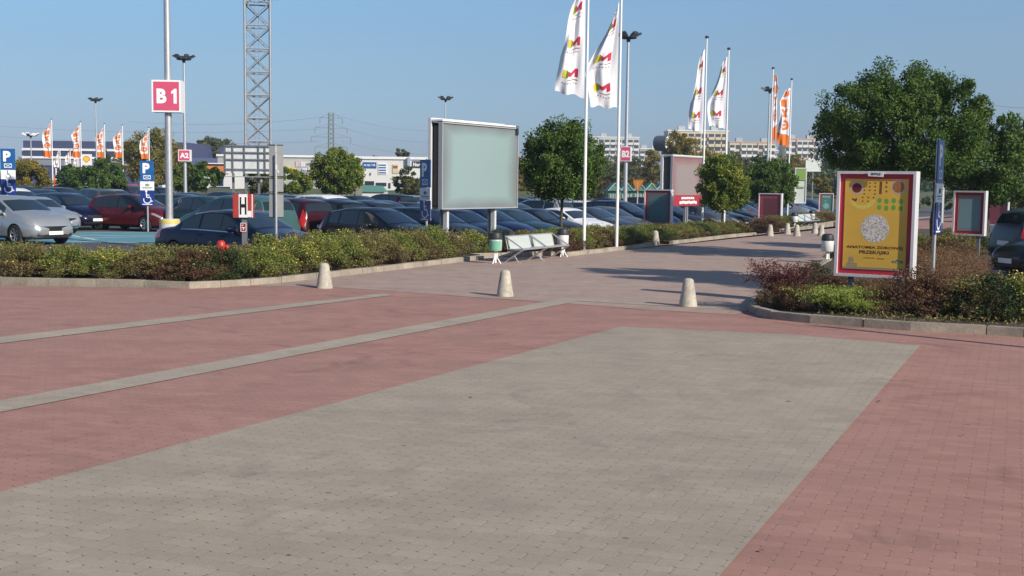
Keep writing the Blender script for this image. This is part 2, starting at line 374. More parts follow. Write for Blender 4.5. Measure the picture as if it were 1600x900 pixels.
# painted disabled bays on the left, pale lines between
def bays():
    a = [G(-60, 379.5), G(250, 377.5), G(252, 362), G(-40, 361)]
    zz = lambda x, y: lot_z(x) + 0.006
    me = MB(); n = 16
    top = []; bot = []
    for i in range(n + 1):
        t = i / n; p = a[0].lerp(a[1], t); q = a[3].lerp(a[2], t); bot.append(p); top.append(q)
    me.add([(p.x, p.y, zz(p.x, 0)) for p in bot] + [(p.x, p.y, zz(p.x, 0)) for p in top], [(i, i + 1, n + 2 + i, n + 1 + i) for i in range(n)])
    tag(me.build('bay_marking', M_bay), kind='structure')
    ln = MB()
    for (pa, pb) in (((60, 371), (260, 369.5)), ((60, 366.8), (262, 368.2)), ((100, 376.6), (215, 378.6)), ((-60, 361.4), (262, 362.4)), ((90, 364), (150, 374))):
        A = G(*pa); B = G(*pb); dd = (B - A).normalized(); nn = Vector((-dd.y, dd.x, 0)) * 0.09; m_ = 10
        pts = [A.lerp(B, k / m_) for k in range(m_ + 1)]
        ln.add([(p.x + nn.x, p.y + nn.y, lot_z(p.x) + 0.010) for p in pts] + [(p.x - nn.x, p.y - nn.y, lot_z(p.x) + 0.010) for p in pts],
               [(k, k + 1, m_ + 2 + k, m_ + 1 + k) for k in range(m_)])
    tag(ln.build('line_marking', M_line), kind='structure')
bays()
sheet('bay_marking', [G(1558, 451), G(1640, 459), G(1660, 447), G(1563, 441)], 0.018, M_bay)
sheet('line_marking', [G(1552, 441.5), G(1640, 446), G(1640, 444.2), G(1552, 440)], 0.022, M_line)
sheet('line_marking', [G(1536, 423.5), G(1640, 431.5), G(1640, 429.5), G(1538, 422)], 0.022, M_line)

# kerbs
def kerb(path, name='kerb', h=0.12, wd=0.13, seg=1.0, closed=False):
    mb = MB(); 
    for a, b in zip(path[:-1], path[1:]):
        a = Vector((a[0], a[1], 0)); b = Vector((b[0], b[1], 0)); L = (b - a).length; n = max(1, round(L / seg)); dd = (b - a) / L
        rz = math.atan2(dd.y, dd.x)
        for i in range(n):
            l = L / n; c = a + dd * (l * (i + 0.5)); j = rnd.uniform(-0.006, 0.006)
            nn = Vector((-dd.y, dd.x, 0)) * (wd / 2 + j)
            hh = h + rnd.uniform(-0.006, 0.006)
            mb.box((c.x + nn.x, c.y + nn.y, hh / 2 - 0.1), (l - 0.012, wd, hh + 0.2), rz)
            mb.box((c.x + nn.x, c.y + nn.y, hh + 0.0), (l - 0.030, wd - 0.024, 0.014), rz)
    return tag(mb.build(name, M_kerb), kind='structure')
KL = [(-34, G(0, 443).y + 0.6), tuple(G(0, 443))[:2], tuple(G(150, 446))[:2], tuple(G(225, 448))[:2], tuple(G(295, 451))[:2]]
KD = [tuple(G(*p))[:2] for p in ((295, 451), (345, 449), (392, 446), (440, 442), (495, 436), (600, 424), (690, 413), (756, 405.5))]
KR = [tuple(G(*p))[:2] for p in ((886, 401), (1000, 388), (1029, 383))]
KR2 = [tuple(G(*p))[:2] for p in ((1051, 382), (1137, 371.5), (1182, 367.5))]
KF = [tuple(G(*p))[:2] for p in ((1222, 362), (1320, 346))]
kerb(KL); kerb(KD); kerb(KR); kerb(KR2); kerb(KF, seg=1.5)
# recess behind the bench
b0, b1 = Vector(KD[-1]), Vector(KR[0]); dn = Vector((-(b1 - b0).y, (b1 - b0).x)).normalized()
kerb([tuple(b0), tuple(b0 + dn * 0.55), tuple(b1 + dn * 0.55), tuple(b1)], h=0.13)
c0, c1 = Vector(KR[-1]), Vector(KR2[0]); kerb([tuple(c0), tuple(c0 + dn * 0.7), tuple(c1 + dn * 0.7), tuple(c1)])
# soil beds
DIRK = (Vector(KR2[-1]) - Vector(KD[0])).normalized(); NK = Vector((-DIRK.y, DIRK.x))
def bed(pts, z1=0.085, name='soil_bed', m=None):
    mb = MB(); mb.prism([(p[0], p[1]) for p in pts], -0.45, z1); return tag(mb.build(name, m or M_soil), kind='structure')
e = 0.12
front = [(p[0], p[1] + e) for p in KL] + [tuple(Vector(p) + NK * e) for p in KD[1:]] + [tuple(b0 + dn * 0.66), tuple(b1 + dn * 0.66)] + [tuple(Vector(p) + NK * e) for p in KR] + [tuple(c0 + dn * 0.8), tuple(c1 + dn * 0.8)] + [tuple(Vector(p) + NK * e) for p in KR2]
back = [tuple(Vector(KR2[-1]) + NK * 2.6), tuple(Vector(KD[0]) + NK * 2.6 + DIRK * 0.8), (-34, 25.2)]
bed(front + back)
bed([KF[0], KF[1], tuple(Vector(KF[1]) + NK * 2.6), tuple(Vector(KF[0]) + NK * 2.6)])
# right island
KI = [tuple(G(*p))[:2] for p in ((1215, 452), (1186, 466), (1174, 474), (1169, 481), (1170, 487), (1180, 492.5), (1205, 499), (1264, 505), (1349, 511.5), (1421, 517), (1541, 523), (1600, 527))]
KI = [(9.6, 35.2)] + KI + [(13.0, 15.4)]
kerb(KI[::-1] if False else KI, wd=0.14, h=0.12)
KB = [(9.5, 35.2), (14.2, 48), (20, 60)]
kerb([(20, 60), (14.2, 48), (9.6, 35.2)])
isl = [(p[0] + 0.06, p[1] + 0.1) for p in KI] + [(14, 24.0), (10.2, 25.4), (10.6, 27.4), (12.8, 34), (19, 48), (24, 60), (20.2, 60), (14.35, 48)]
bed(isl)
kerb([(14, 24.9), (10.35, 25.55), (10.75, 27.4), (12.95, 34), (19, 48)], wd=0.14, h=0.13)
# grass bank and far land
def ridge(name, x0, x1, y0, y1, h, m=M_grass, seed=1):
    r_ = random.Random(seed); mb = MB(); nx, ny = 60, 8; vs = []
    for j in range(ny + 1):
        for i in range(nx + 1):
            t = j / ny; e_ = math.sin(math.pi * min(1, t * 1.2) / 2) if t < .8 else 1
            ex = min(1, min(i, nx - i) / 6)
            vs.append((x0 + (x1 - x0) * i / nx, y0 + (y1 - y0) * t, -0.52 + (h + 0.5) * e_ * ex * (0.92 + 0.16 * r_.random())))
    mb.add(vs, [(j * (nx + 1) + i, j * (nx + 1) + i + 1, (j + 1) * (nx + 1) + i + 1, (j + 1) * (nx + 1) + i) for j in range(ny) for i in range(nx)])
    return tag(mb.build(name, m, smooth=80), kind='structure')
ridge('grass_bank', -62, 10, 118, 140, 1.15)
ridge('far_bank', 10, 140, 150, 260, 1.6, seed=3)
# ------------------------------------------------------------------ foliage
def leaf_obj(name, pos, size, m, parent=None, aspect=0.55, up=0.0, tint=None, seed=0, loc=None, sizes=None):
    r_ = np.random.RandomState(seed); N = len(pos)
    u = r_.normal(size=(N, 3)); u /= np.linalg.norm(u, axis=1)[:, None]
    w_ = r_.normal(size=(N, 3)); w_[:, 2] += up; v = np.cross(u, w_); v /= (np.linalg.norm(v, axis=1)[:, None] + 1e-9)
    s = (size * r_.uniform(0.6, 1.35, N) if sizes is None else sizes)[:, None]
    P = np.stack([pos - u * s * 0.5, pos + v * s * aspect * 0.5, pos + u * s * 0.5, pos - v * s * aspect * 0.5], 1).reshape(-1, 3)
    me = bpy.data.meshes.new(name); me.vertices.add(4 * N); me.vertices.foreach_set('co', P.astype('f').ravel())
    me.loops.add(4 * N); me.loops.foreach_set('vertex_index', np.arange(4 * N, dtype='i'))
    me.polygons.add(N); me.polygons.foreach_set('loop_start', np.arange(0, 4 * N, 4, dtype='i')); me.polygons.foreach_set('loop_total', np.full(N, 4, dtype='i'))
    me.update(calc_edges=True)
    a = me.attributes.new('tint', 'FLOAT', 'FACE'); a.data.foreach_set('value', (r_.rand(N) if tint is None else tint).astype('f'))
    me.materials.append(m)
    return link(name, me, parent, loc)
def crown_pts(seed, rx, rz, cz, clumps, leaves, fill=0.5, clr=0.2, droop=0.0, ry=None, flat_bottom=0.0, lump=0.18):
    r_ = np.random.RandomState(seed); ry = ry or rx
    d_ = r_.normal(size=(clumps, 3)); d_ /= np.linalg.norm(d_, axis=1)[:, None]
    lp = 1 + lump * (np.sin(d_[:, 0] * 5.1 + seed) * np.cos(d_[:, 1] * 4.3 + seed * 2) + 0.6 * np.sin(d_[:, 2] * 7 + seed))
    rr = (fill + (1 - fill) * r_.rand(clumps) ** 0.5) * lp
    c = d_ * rr[:, None] * np.array([rx, ry, rz]); c[:, 2] = np.where(c[:, 2] < -flat_bottom * rz, -flat_bottom * rz + (c[:, 2] + flat_bottom * rz) * 0.35, c[:, 2]) if flat_bottom else c[:, 2]
    ct = r_.rand(clumps); crs = clr * (0.5 + r_.rand(clumps)) * min(rx, rz)
    idx = r_.randint(0, clumps, leaves); q = r_.normal(size=(leaves, 3)); q /= np.linalg.norm(q, axis=1)[:, None]
    q *= (r_.rand(leaves) ** 0.45)[:, None]; q[:, 2] *= 0.75
    p = c[idx] + q * crs[idx][:, None]
    if droop: p[:, 2] -= droop * r_.rand(leaves) ** 2 * rz * 0.3
    p[:, 2] += cz
    tint = np.clip(0.55 * ct[idx] + 0.45 * r_.rand(leaves), 0, 1)
    return p, tint, c + np.array([0, 0, cz])
GRN = leaf_mat('leaf_green', [(0.035, 0.078, 0.014), (0.078, 0.145, 0.026), (0.145, 0.215, 0.045)], 0.28)
GRN2 = leaf_mat('leaf_yellowgreen', [(0.054, 0.109, 0.019), (0.139, 0.202, 0.031), (0.310, 0.295, 0.046)], 0.3)
OLV = leaf_mat('leaf_olive', [(0.046, 0.065, 0.023), (0.093, 0.112, 0.037), (0.171, 0.155, 0.054)], 0.25)
YEL = leaf_mat('leaf_autumn', [(0.078, 0.093, 0.019), (0.217, 0.186, 0.031), (0.403, 0.264, 0.046)], 0.3)
BRN = leaf_mat('leaf_brown', [(0.070, 0.039, 0.019), (0.171, 0.085, 0.034), (0.217, 0.155, 0.054)], 0.2)
DKG = leaf_mat('leaf_dark', [(0.019, 0.043, 0.016), (0.037, 0.078, 0.025), (0.070, 0.124, 0.037)], 0.2)
def trunk(mb, h, r, seed, lean=(0, 0), limbs=None, top=None):
    r_ = random.Random(seed); pts = []; n = 6
    for i in range(n + 1):
        t = i / n; pts.append((lean[0] * t + r_.uniform(-1, 1) * r * 0.25, lean[1] * t + r_.uniform(-1, 1) * r * 0.25, h * t))
    mb.path(pts, [r * 1.35 if i == 0 else r * (1.05 - 0.4 * i / n) for i in range(n + 1)], 9)
    return Vector(pts[-1])
def make_tree(name, seed, h, cr, crz, m, leaves, lsize, clumps=70, bark=M_bark, trunk_h=None, tr=0.09, fill=0.45, clr=0.28, droop=0.3, lump=0.18, flat=0.0, ry=None, limbs=9, off=(0, 0), base=(0, 0)):
    root = empty(name)
    cz = h - crz; th = trunk_h or (cz - crz * 0.75)
    p, tint, cc = crown_pts(seed, cr, crz, cz, clumps, leaves, fill, clr, droop, flat_bottom=flat, lump=lump, ry=ry)
    p[:, 0] += off[0]; p[:, 1] += off[1]; cc = cc + np.array([off[0], off[1], 0])
    mb = MB(); top = trunk(mb, th, tr, seed, lean=(0, 0)); mb.v = [(a + base[0], b + base[1], c) for a, b, c in mb.v]; top = top + Vector((base[0], base[1], 0)); mb.build('trunk', bark, root, smooth=60)
    lb = MB(); r_ = random.Random(seed)
    for k in range(limbs):
        e_ = Vector(cc[r_.randrange(len(cc))]); e_ = top.lerp(e_, 0.9); mid = top.lerp(e_, 0.5) + Vector((r_.uniform(-.1, .1) * cr, r_.uniform(-.1, .1) * cr, 0.12 * crz))
        lb.path([top - Vector((0, 0, 0.05)), mid, e_], [tr * 0.5, tr * 0.3, tr * 0.1], 5)
        for q in range(3):
            s_ = mid.lerp(e_, r_.random()); f_ = Vector(cc[r_.randrange(len(cc))]); f_ = s_ + (f_ - s_) * 0.35
            lb.tube(s_, f_, tr * 0.16, tr * 0.05, 4)
    lb.build('limbs', bark, root, smooth=60)
    leaf_obj('crown', p, lsize, m, root, seed=seed, tint=tint)
    return root
def place(root, x, y, z=0.0, s=1.0, rz=0.0, label=None, cat=None, group=None, sx=None):
    root.location = (x, y, z); root.rotation_euler = (0, 0, rz); root.scale = (sx or s, sx or s, s)
    return tag(root, label, cat, group)
# ------------------------------------------------------------------ trees
def tree_at(px, ytop, Y, crown_px, crown_h_px, m, seed, label, z=0.0, leaves=7500, lsize=0.171, group=None, name='tree', cat='tree', **k):
    t = W(px, ytop, Y); h = t.z - z; cr = crown_px * Y / F; crz = crown_h_px * Y / F
    r_ = make_tree(name, seed, h, cr, crz, m, leaves, lsize, **k)
    return place(r_, t.x, Y, z, 1.0, 0, label, cat, group)
# two robinias on the right
tree_at(1412, 97, 34, 128, 98, GRN, 5, 'tall dense green tree with wide rounded crown behind the yellow food poster', leaves=110000, lsize=0.078, clumps=340, clr=0.16, fill=0.3, droop=0.5, lump=0.09, tr=0.11, trunk_h=2.35, flat=0.55, name='robinia_tree', limbs=14, base=(1.05, 0.0))
tree_at(1550, 176, 38.5, 78, 72, GRN, 9, 'green tree at the right edge, lower neighbour of the tall tree', leaves=32500, lsize=0.110, clumps=130, clr=0.2, fill=0.35, lump=.1, droop=0.4, tr=0.09, flat=0.7, name='robinia_tree')
# shade-casting neighbour just outside the right edge
t_ = make_tree('robinia_tree', 21, 8.2, 1.75, 1.45, GRN, 42000, 0.13, clumps=90, clr=0.25, tr=0.07)
place(t_, 13.4, 19.0, 0, 1, 0, 'small ball-crowned tree standing beyond the right edge of the picture', 'tree')
tree_at(880, 184, 39, 63, 66, GRN, 3, 'round green tree behind the bench with loose dangling leaves', leaves=46000, lsize=0.088, clumps=260, clr=0.2, fill=0.25, droop=0.6, lump=0.03, flat=0.65, tr=0.06, trunk_h=2.1, name='robinia_tree', z=-0.2, off=(0.0, 0))
tree_at(527, 232, 78, 41, 36, GRN2, 4, 'round yellow-green ball tree left of the big billboard', leaves=30000, lsize=0.15, clumps=220, clr=0.20, fill=0.25, lump=0.03, flat=0.75, droop=0.4, tr=0.09, name='robinia_tree', z=-0.3)
tree_at(1132, 242, 52, 41, 45, GRN2, 6, 'leafy yellow-green tree beside the second billboard', leaves=26000, lsize=0.11, clumps=170, clr=0.2, fill=0.25, lump=0.05, flat=0.7, droop=0.5, tr=0.07, name='robinia_tree', z=-0.2)
tree_at(1206, 248, 66, 43, 37, GRN, 8, 'dark green round tree behind the pink poster', leaves=26000, lsize=0.11, clumps=170, clr=0.2, fill=0.25, lump=0.05, flat=0.7, droop=0.4, tr=0.07, name='robinia_tree')
tree_at(452, 256, 92, 36, 24, GRN2, 12, 'low spreading tree behind the back of the grey sign panels', leaves=8750, lsize=0.207, clumps=60, clr=0.28, z=-0.3, tr=0.08)
tree_at(405, 262, 96, 22, 20, OLV, 13, 'small olive tree in front of the white billboard back', leaves=5625, lsize=0.207, clumps=40, clr=0.28, z=-0.3, tr=0.07)
tree_at(322, 255, 100, 27, 20, GRN, 14, 'low spreading green tree right of the tall lamp pole', leaves=7500, lsize=0.220, clumps=50, clr=0.28, z=-0.3)
tree_at(286, 252, 104, 24, 22, GRN2, 15, 'spreading green tree just right of the pink square pole sign', leaves=6875, lsize=0.220, clumps=45, clr=0.28, z=-0.3)
tree_at(46, 248, 112, 30, 30, YEL, 16, 'yellow and green round tree beside the leftmost parking sign', leaves=10000, lsize=0.232, clumps=60, clr=0.28, z=-0.2)
tree_at(22, 256, 118, 24, 26, GRN, 17, 'green tree behind the leftmost parking sign', leaves=6250, lsize=0.244, clumps=45, clr=0.28, z=-0.2)
tree_at(152, 250, 92, 44, 26, GRN, 18, 'wide low tree under the left row of orange flags', leaves=11250, lsize=0.195, clumps=80, clr=0.24, z=-0.2, droop=0.8)
tree_at(112, 256, 110, 22, 22, DKG, 19, 'dark green tree left of the wide low one', leaves=5625, lsize=0.244, clumps=40, clr=0.28, z=-0.2)
tree_at(236, 203, 160, 48, 46, YEL, 20, 'tall yellow-green tree behind the lamp pole with the pink sign', leaves=15000, lsize=0.329, clumps=90, clr=0.24, z=-0.4, fill=0.35)
tree_at(268, 218, 168, 24, 38, YEL, 22, 'yellowing tree half hidden behind the round lamp pole', leaves=7500, lsize=0.329, clumps=60, clr=0.28, z=-0.4)
tree_at(324, 213, 250, 17, 20, OLV, 23, 'grey-green tree far beyond the blue roof', leaves=5625, lsize=0.488, clumps=40, z=-0.4)
tree_at(348, 217, 265, 17, 19, OLV, 24, 'olive tree far away left of the lattice tower', leaves=5625, lsize=0.512, clumps=40, z=-0.4)
tree_at(160, 235, 200, 12, 12, DKG, 25, 'small dark tree peeping between the orange flags', leaves=3125, lsize=0.366, clumps=25, z=-0.4)
tree_at(638, 262, 110, 26, 25, OLV, 26, 'sparse young tree in front of the white hall', leaves=4000, lsize=0.244, clumps=60, clr=0.16, z=-0.3, fill=0.2, limbs=16)
tree_at(655, 282, 112, 20, 14, YEL, 27, 'low yellowing bush-like tree right of the sparse young tree', leaves=3750, lsize=0.244, clumps=35, z=-0.3)
tree_at(628, 232, 210, 11, 9, OLV, 28, 'small tree crown showing above the white hall roof', leaves=2250, lsize=0.366, clumps=25, z=-0.4)
tree_at(590, 244, 215, 16, 7, DKG, 29, 'dark low tree crown above the white hall roof', leaves=2250, lsize=0.366, clumps=25, z=-0.4)
tree_at(826, 240, 140, 26, 32, YEL, 30, 'yellow-green tree right of the big billboard edge', leaves=8125, lsize=0.268, clumps=60, z=-0.3)
tree_at(905, 268, 150, 40, 20, BRN, 31, 'brownish tree behind the round tree by the bench', leaves=7500, lsize=0.293, clumps=50, z=-0.3)
tree_at(946, 256, 170, 30, 26, OLV, 32, 'grey olive tree left of the pink B2 sign', leaves=8125, lsize=0.317, clumps=60, z=-0.3)
tree_at(985, 244, 190, 28, 32, OLV, 33, 'olive tree behind the yellow triangle sign', leaves=8125, lsize=0.342, clumps=60, z=-0.3)
tree_at(1026, 236, 175, 24, 36, YEL, 34, 'rusty yellow tree left of the second billboard', leaves=8125, lsize=0.317, clumps=60, z=-0.3)
tree_at(1068, 202, 150, 30, 56, YEL, 35, 'tall rusty yellow tree rising behind the second billboard', leaves=13750, lsize=0.293, clumps=100, clr=0.26, z=-0.3, fill=0.3)
tree_at(1105, 225, 165, 30, 46, YEL, 36, 'yellow-brown tree in front of the cream tower block', leaves=10000, lsize=0.317, clumps=80, z=-0.3, fill=0.3)
tree_at(1150, 238, 180, 26, 36, OLV, 37, 'olive tree in front of the pale orange block', leaves=8125, lsize=0.342, clumps=60, z=-0.3)
tree_at(1176, 284, 120, 20, 20, BRN, 38, 'russet tree between the yellow-green and dark green trees', leaves=5625, lsize=0.232, clumps=45, z=-0.2)
tree_at(1190, 244, 200, 26, 30, DKG, 39, 'dark tree behind the orange flags on the right', leaves=6875, lsize=0.366, clumps=50, z=-0.3)
tree_at(1238, 240, 210, 24, 24, YEL, 40, 'yellowing tree below the right-hand tower block', leaves=6250, lsize=0.366, clumps=50, z=-0.3)
tree_at(1262, 252, 230, 26, 24, OLV, 41, 'olive tree behind the small white billboard', leaves=6250, lsize=0.390, clumps=50, z=-0.3)
tree_at(1284, 276, 130, 16, 14, YEL, 42, 'small bright yellow-green tree above the green poster', leaves=4000, lsize=0.220, clumps=30, z=-0.2)
tree_at(1296, 250, 240, 20, 26, DKG, 43, 'dark green tree at the left foot of the tall tree crown', leaves=6250, lsize=0.403, clumps=45, z=-0.3)
tree_at(1330, 262, 180, 30, 24, DKG, 44, 'dark tree seen under the tall tree crown', leaves=6250, lsize=0.342, clumps=45, z=-0.3)
tree_at(1575, 282, 75, 34, 30, OLV, 45, 'olive brown tree behind the cars at the right edge', leaves=8750, lsize=0.183, clumps=60, z=-0.2)
tree_at(1500, 290, 120, 40, 18, OLV, 46, 'low olive tree far behind the tall tree trunk', leaves=6250, lsize=0.244, clumps=50, z=-0.3)
tree_at(1400, 300, 125, 60, 16, DKG, 47, 'low dark tree behind the yellow food poster', leaves=6250, lsize=0.244, clumps=50, z=-0.3)
# two conifers on the skyline
for px, yt, s_ in ((1291, 240, 51), (1277, 246, 52)):
    t = W(px, yt, 420); rt = empty('conifer_tree'); mb = MB(); mb.tube((0, 0, 0), (0, 0, t.z), 0.3, 0.05, 6); mb.build('trunk', M_bark, rt)
    r_ = np.random.RandomState(s_); n = 2200; hh = r_.rand(n) ** 0.7; rad = (1 - hh) * 3.4 * (0.5 + 0.5 * r_.rand(n)); a_ = r_.rand(n) * 6.283
    leaf_obj('crown', np.stack([rad * np.cos(a_), rad * np.sin(a_), 1.5 + hh * (t.z - 1.5)], 1), 0.7, DKG, rt, seed=s_)
    place(rt, t.x, 420, 0, 1, 0, 'pointed dark conifer on the skyline, ' + ('right' if px == 1291 else 'left') + ' one of two', 'tree', 'conifers on the skyline')
# ------------------------------------------------------------------ wooded skyline behind everything (nobody could count it)
def wood(name, x0, x1, y, h, m, seed, n=26000, size=1.3):
    r_ = np.random.RandomState(seed); nb = int(abs(x1 - x0) / 9)
    bx = r_.uniform(x0, x1, nb); bh = h * (0.65 + 0.5 * r_.rand(nb)); by = y + r_.uniform(-8, 8, nb); bw = r_.uniform(4, 8, nb)
    i = r_.randint(0, nb, n); q = r_.normal(size=(n, 3)); q /= np.linalg.norm(q, axis=1)[:, None]; q *= (0.75 + 0.3 * r_.rand(n))[:, None]
    p = np.stack([bx[i] + q[:, 0] * bw[i], by[i] + q[:, 1] * bw[i] * .7, bh[i] * 0.45 + q[:, 2] * bh[i] * 0.55], 1)
    o = leaf_obj(name, p, size, m, seed=seed); return tag(o, 'distant mass of trees along the horizon', 'wood', kind='stuff')
wood('distant_wood', -260, -20, 330, 6.5, OLV, 1, 16000)
wood('distant_wood', 0, 330, 460, 13.0, OLV, 2, 26000, 1.5)
wood('distant_wood', -40, 70, 205, 6.0, OLV, 3, 12000, 0.7)
wood('distant_wood', 60, 150, 240, 7.0, DKG, 4, 12000, 0.8)
# ------------------------------------------------------------------ shrubs
SH = {}
SG1 = leaf_mat('shrub_green', [(0.070, 0.114, 0.024), (0.175, 0.218, 0.044), (0.328, 0.311, 0.072)], 0.2)
SG2 = leaf_mat('shrub_olive', [(0.083, 0.082, 0.029), (0.175, 0.155, 0.051), (0.305, 0.238, 0.080)], 0.2)
SB = leaf_mat('shrub_brown', [(0.060, 0.030, 0.018), (0.128, 0.060, 0.033), (0.135, 0.112, 0.045)], 0.15)
SR = leaf_mat('shrub_barberry', [(0.045, 0.015, 0.018), (0.112, 0.030, 0.033), (0.195, 0.075, 0.060)], 0.2)
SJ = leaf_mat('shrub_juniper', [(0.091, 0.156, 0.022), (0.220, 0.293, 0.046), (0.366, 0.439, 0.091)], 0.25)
SRU = leaf_mat('shrub_russet', [(0.110, 0.065, 0.033), (0.256, 0.137, 0.065), (0.348, 0.220, 0.101)], 0.2)
DRY = leaf_mat('dry_leaf', [(0.07, 0.042, 0.028), (0.12, 0.075, 0.05), (0.17, 0.115, 0.075)], 0.15)
FLY = mat('flower_yellow', (0.75, 0.55, 0.10), 0.7); M_twig = mat('twig', (0.09, 0.055, 0.035), 0.9)
def make_shrub(kind, seed, m, n=6500, ls=0.046, rx=0.62, h=0.86, flowers=0, aspect=0.5, brown=0.0, spiky=False, clumps=60, asp=None):
    root = empty(kind); r_ = np.random.RandomState(seed)
    d_ = r_.normal(size=(clumps, 3)); d_[:, 2] = np.abs(d_[:, 2]); d_ /= np.linalg.norm(d_, axis=1)[:, None]
    q_ = 0.55 + 0.42 * r_.rand(clumps) ** 0.6
    c = d_ * q_[:, None] * np.array([rx * 0.92, rx * 0.92, h * 0.78]); 
    # boxy shoulders: push the flanks outwards so neighbours close up like a hedge
    c[:, 2] = 0.12 + np.clip(c[:, 2] * 1.12, 0, h * 0.80)
    c[:, :2] *= (1 + 0.25 * (1 - d_[:, 2:3]))
    ct = r_.rand(clumps)
    i = r_.randint(0, clumps, n); q = r_.normal(size=(n, 3)); q /= np.linalg.norm(q, axis=1)[:, None]; q *= (r_.rand(n) ** 0.4)[:, None]
    p = c[i] + q * np.array([0.17, 0.17, 0.13]) * (0.7 + 0.6 * r_.rand(clumps)[i])[:, None]
    # twiggy shoots sticking out of the top
    ns = 26; sb = MB(); extra = []
    for k in range(ns):
        a_ = r_.rand() * 6.283; rr = rx * 0.75 * r_.rand() ** 0.5; zt = h * (0.86 + 0.24 * r_.rand()); b0 = Vector((rr * .3 * math.cos(a_), rr * .3 * math.sin(a_), 0.02)); e_ = Vector((rr * math.cos(a_), rr * math.sin(a_), zt))
        sb.tube(b0, e_, 0.006, 0.002, 4)
        for t in np.linspace(0.7, 1.0, 9): extra.append(b0.lerp(e_, t) + Vector(r_.normal(size=3) * 0.018))
    for k in range(30):
        a_ = r_.rand() * 6.283; rr = rx * (0.6 + .4 * r_.rand()); sb.tube((0.1 * math.cos(a_), 0.1 * math.sin(a_), 0), (rr * math.cos(a_), rr * math.sin(a_), h * (0.25 + .45 * r_.rand())), 0.007, 0.003, 4)
    p = np.concatenate([p, np.array([tuple(x) for x in extra])]); p[:, 2] = np.maximum(p[:, 2], 0.03)
    tint = np.clip(0.5 * np.concatenate([ct[i], r_.rand(len(extra)) * .5 + .5]) + 0.5 * r_.rand(len(p)), 0, 1)
    sb.build('twigs', M_twig, root)
    leaf_obj('foliage', p, ls, m, root, seed=seed, tint=tint, aspect=aspect)
    if brown:
        nb = int(n * brown); low = np.where(p[:, 2] < h * 0.48)[0]; j = low[r_.randint(0, len(low), nb)]; pb = p[j] * np.array([1.07, 1.07, 1.0]) + r_.normal(size=(nb, 3)) * .012; pb[:, 2] = np.maximum(pb[:, 2], .02); leaf_obj('dry_foliage', pb, ls * 0.85, DRY, root, seed=seed + 3, aspect=0.42)
    if flowers:
        j = r_.randint(0, len(p), flowers * 4); pf = p[j]; o_ = np.argsort(-(pf[:, 2] / h + np.hypot(pf[:, 0], pf[:, 1]) / rx * 0.6))[:flowers]
        pf = pf[o_] * np.array([1.05, 1.05, 1.03]); tag(leaf_obj('flowers', pf, 0.030, FLY, root, seed=seed + 9, aspect=0.9), kind='stuff')
    return root
def make_spiky(kind, seed, m, rx, h, stems, droop, ls, per=22, asp=0.4):
    root = empty(kind); r_ = np.random.RandomState(seed); sb = MB(); pts = []
    for k in range(stems):
        a_ = r_.rand() * 6.283; out = rx * (0.35 + 0.75 * r_.rand()); hh = h * (0.55 + 0.5 * r_.rand()); prev = Vector((0.15 * rx * math.cos(a_), 0.15 * rx * math.sin(a_), 0.03)); 
        for s_ in range(1, 6):
            t = s_ / 5; rad = out * t ** 1.1; z = hh * (t ** 0.75) - droop * t * t * hh
            q = Vector((rad * math.cos(a_) + r_.normal() * .02, rad * math.sin(a_) + r_.normal() * .02, max(.03, z + r_.normal() * .015))); sb.tube(prev, q, 0.006 - .0008 * s_, 0.005 - .0008 * s_, 4)
            for _ in range(per // 5 + 1):
                f_ = r_.rand(); pts.append(tuple(prev.lerp(q, f_) + Vector(r_.normal(size=3) * 0.022)))
            prev = q
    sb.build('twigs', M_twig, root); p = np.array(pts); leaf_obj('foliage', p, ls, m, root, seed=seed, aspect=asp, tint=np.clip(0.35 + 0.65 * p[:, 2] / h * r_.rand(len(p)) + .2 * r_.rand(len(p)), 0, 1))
    return root
protos = {
 'green': ['green leafy shrub', lambda s: make_shrub('shrub', s, SG1, brown=0.30, flowers=26)],
 'olive': ['olive brown shrub', lambda s: make_shrub('shrub', s, SG2, brown=0.45, flowers=8)],
 'flower': ['yellow-flowered green shrub', lambda s: make_shrub('shrub', s, SG1, brown=0.15, flowers=210)],
 'brown': ['brown dry shrub', lambda s: make_shrub('shrub', s, SB, brown=0.2, flowers=14)],
 'dark': ['dark green shrub', lambda s: make_shrub('shrub', s, leaf_mat('shrub_dark', [(0.015, 0.03, 0.01), (0.035, 0.06, 0.018), (0.07, 0.10, 0.03)], 0.15), flowers=10)],
}
PR = {}
for k, (d_, fn) in enumerate(protos.items()): PR[d_] = [fn[1](100 + k * 7), fn[1](103 + k * 7)]
used = set(); cnt = {}
def put_shrub(kind, x, y, where, s=1.0, z=0.08, group='shrubs of the hedge along the left kerbs', hz=1.0):
    pr = PR[kind][rnd.randrange(2)]
    if pr.name in used: o = copy_tree(pr)
    else: o = pr; used.add(pr.name)
    key = (kind, where); cnt[key] = cnt.get(key, 0) + 1
    o.location = (x, y, z); o.rotation_euler = (0, 0, rnd.uniform(0, 6.28)); o.scale = (s, s, s * hz)
    tag(o, '%s, %s such from left %s' % (protos[kind][0], ORD[cnt[key] - 1], where), 'shrub', group)
    return o
def along(path, off, step, start=0.4):
    out = []; P = [Vector((p[0], p[1])) for p in path]; acc = start
    for a, b in zip(P[:-1], P[1:]):
        L = (b - a).length; dd = (b - a) / L; nn = Vector((-dd.y, dd.x))
        while acc < L: out.append(a + dd * acc + nn * off); acc += step
        acc -= L
    return out
frontL = along([KL[1], KL[2], KL[3], KL[4]], 0.80, 0.86, 0.1)
kindsL = ['olive', 'green', 'flower', 'olive', 'dark', 'green', 'olive', 'flower', 'green', 'olive']
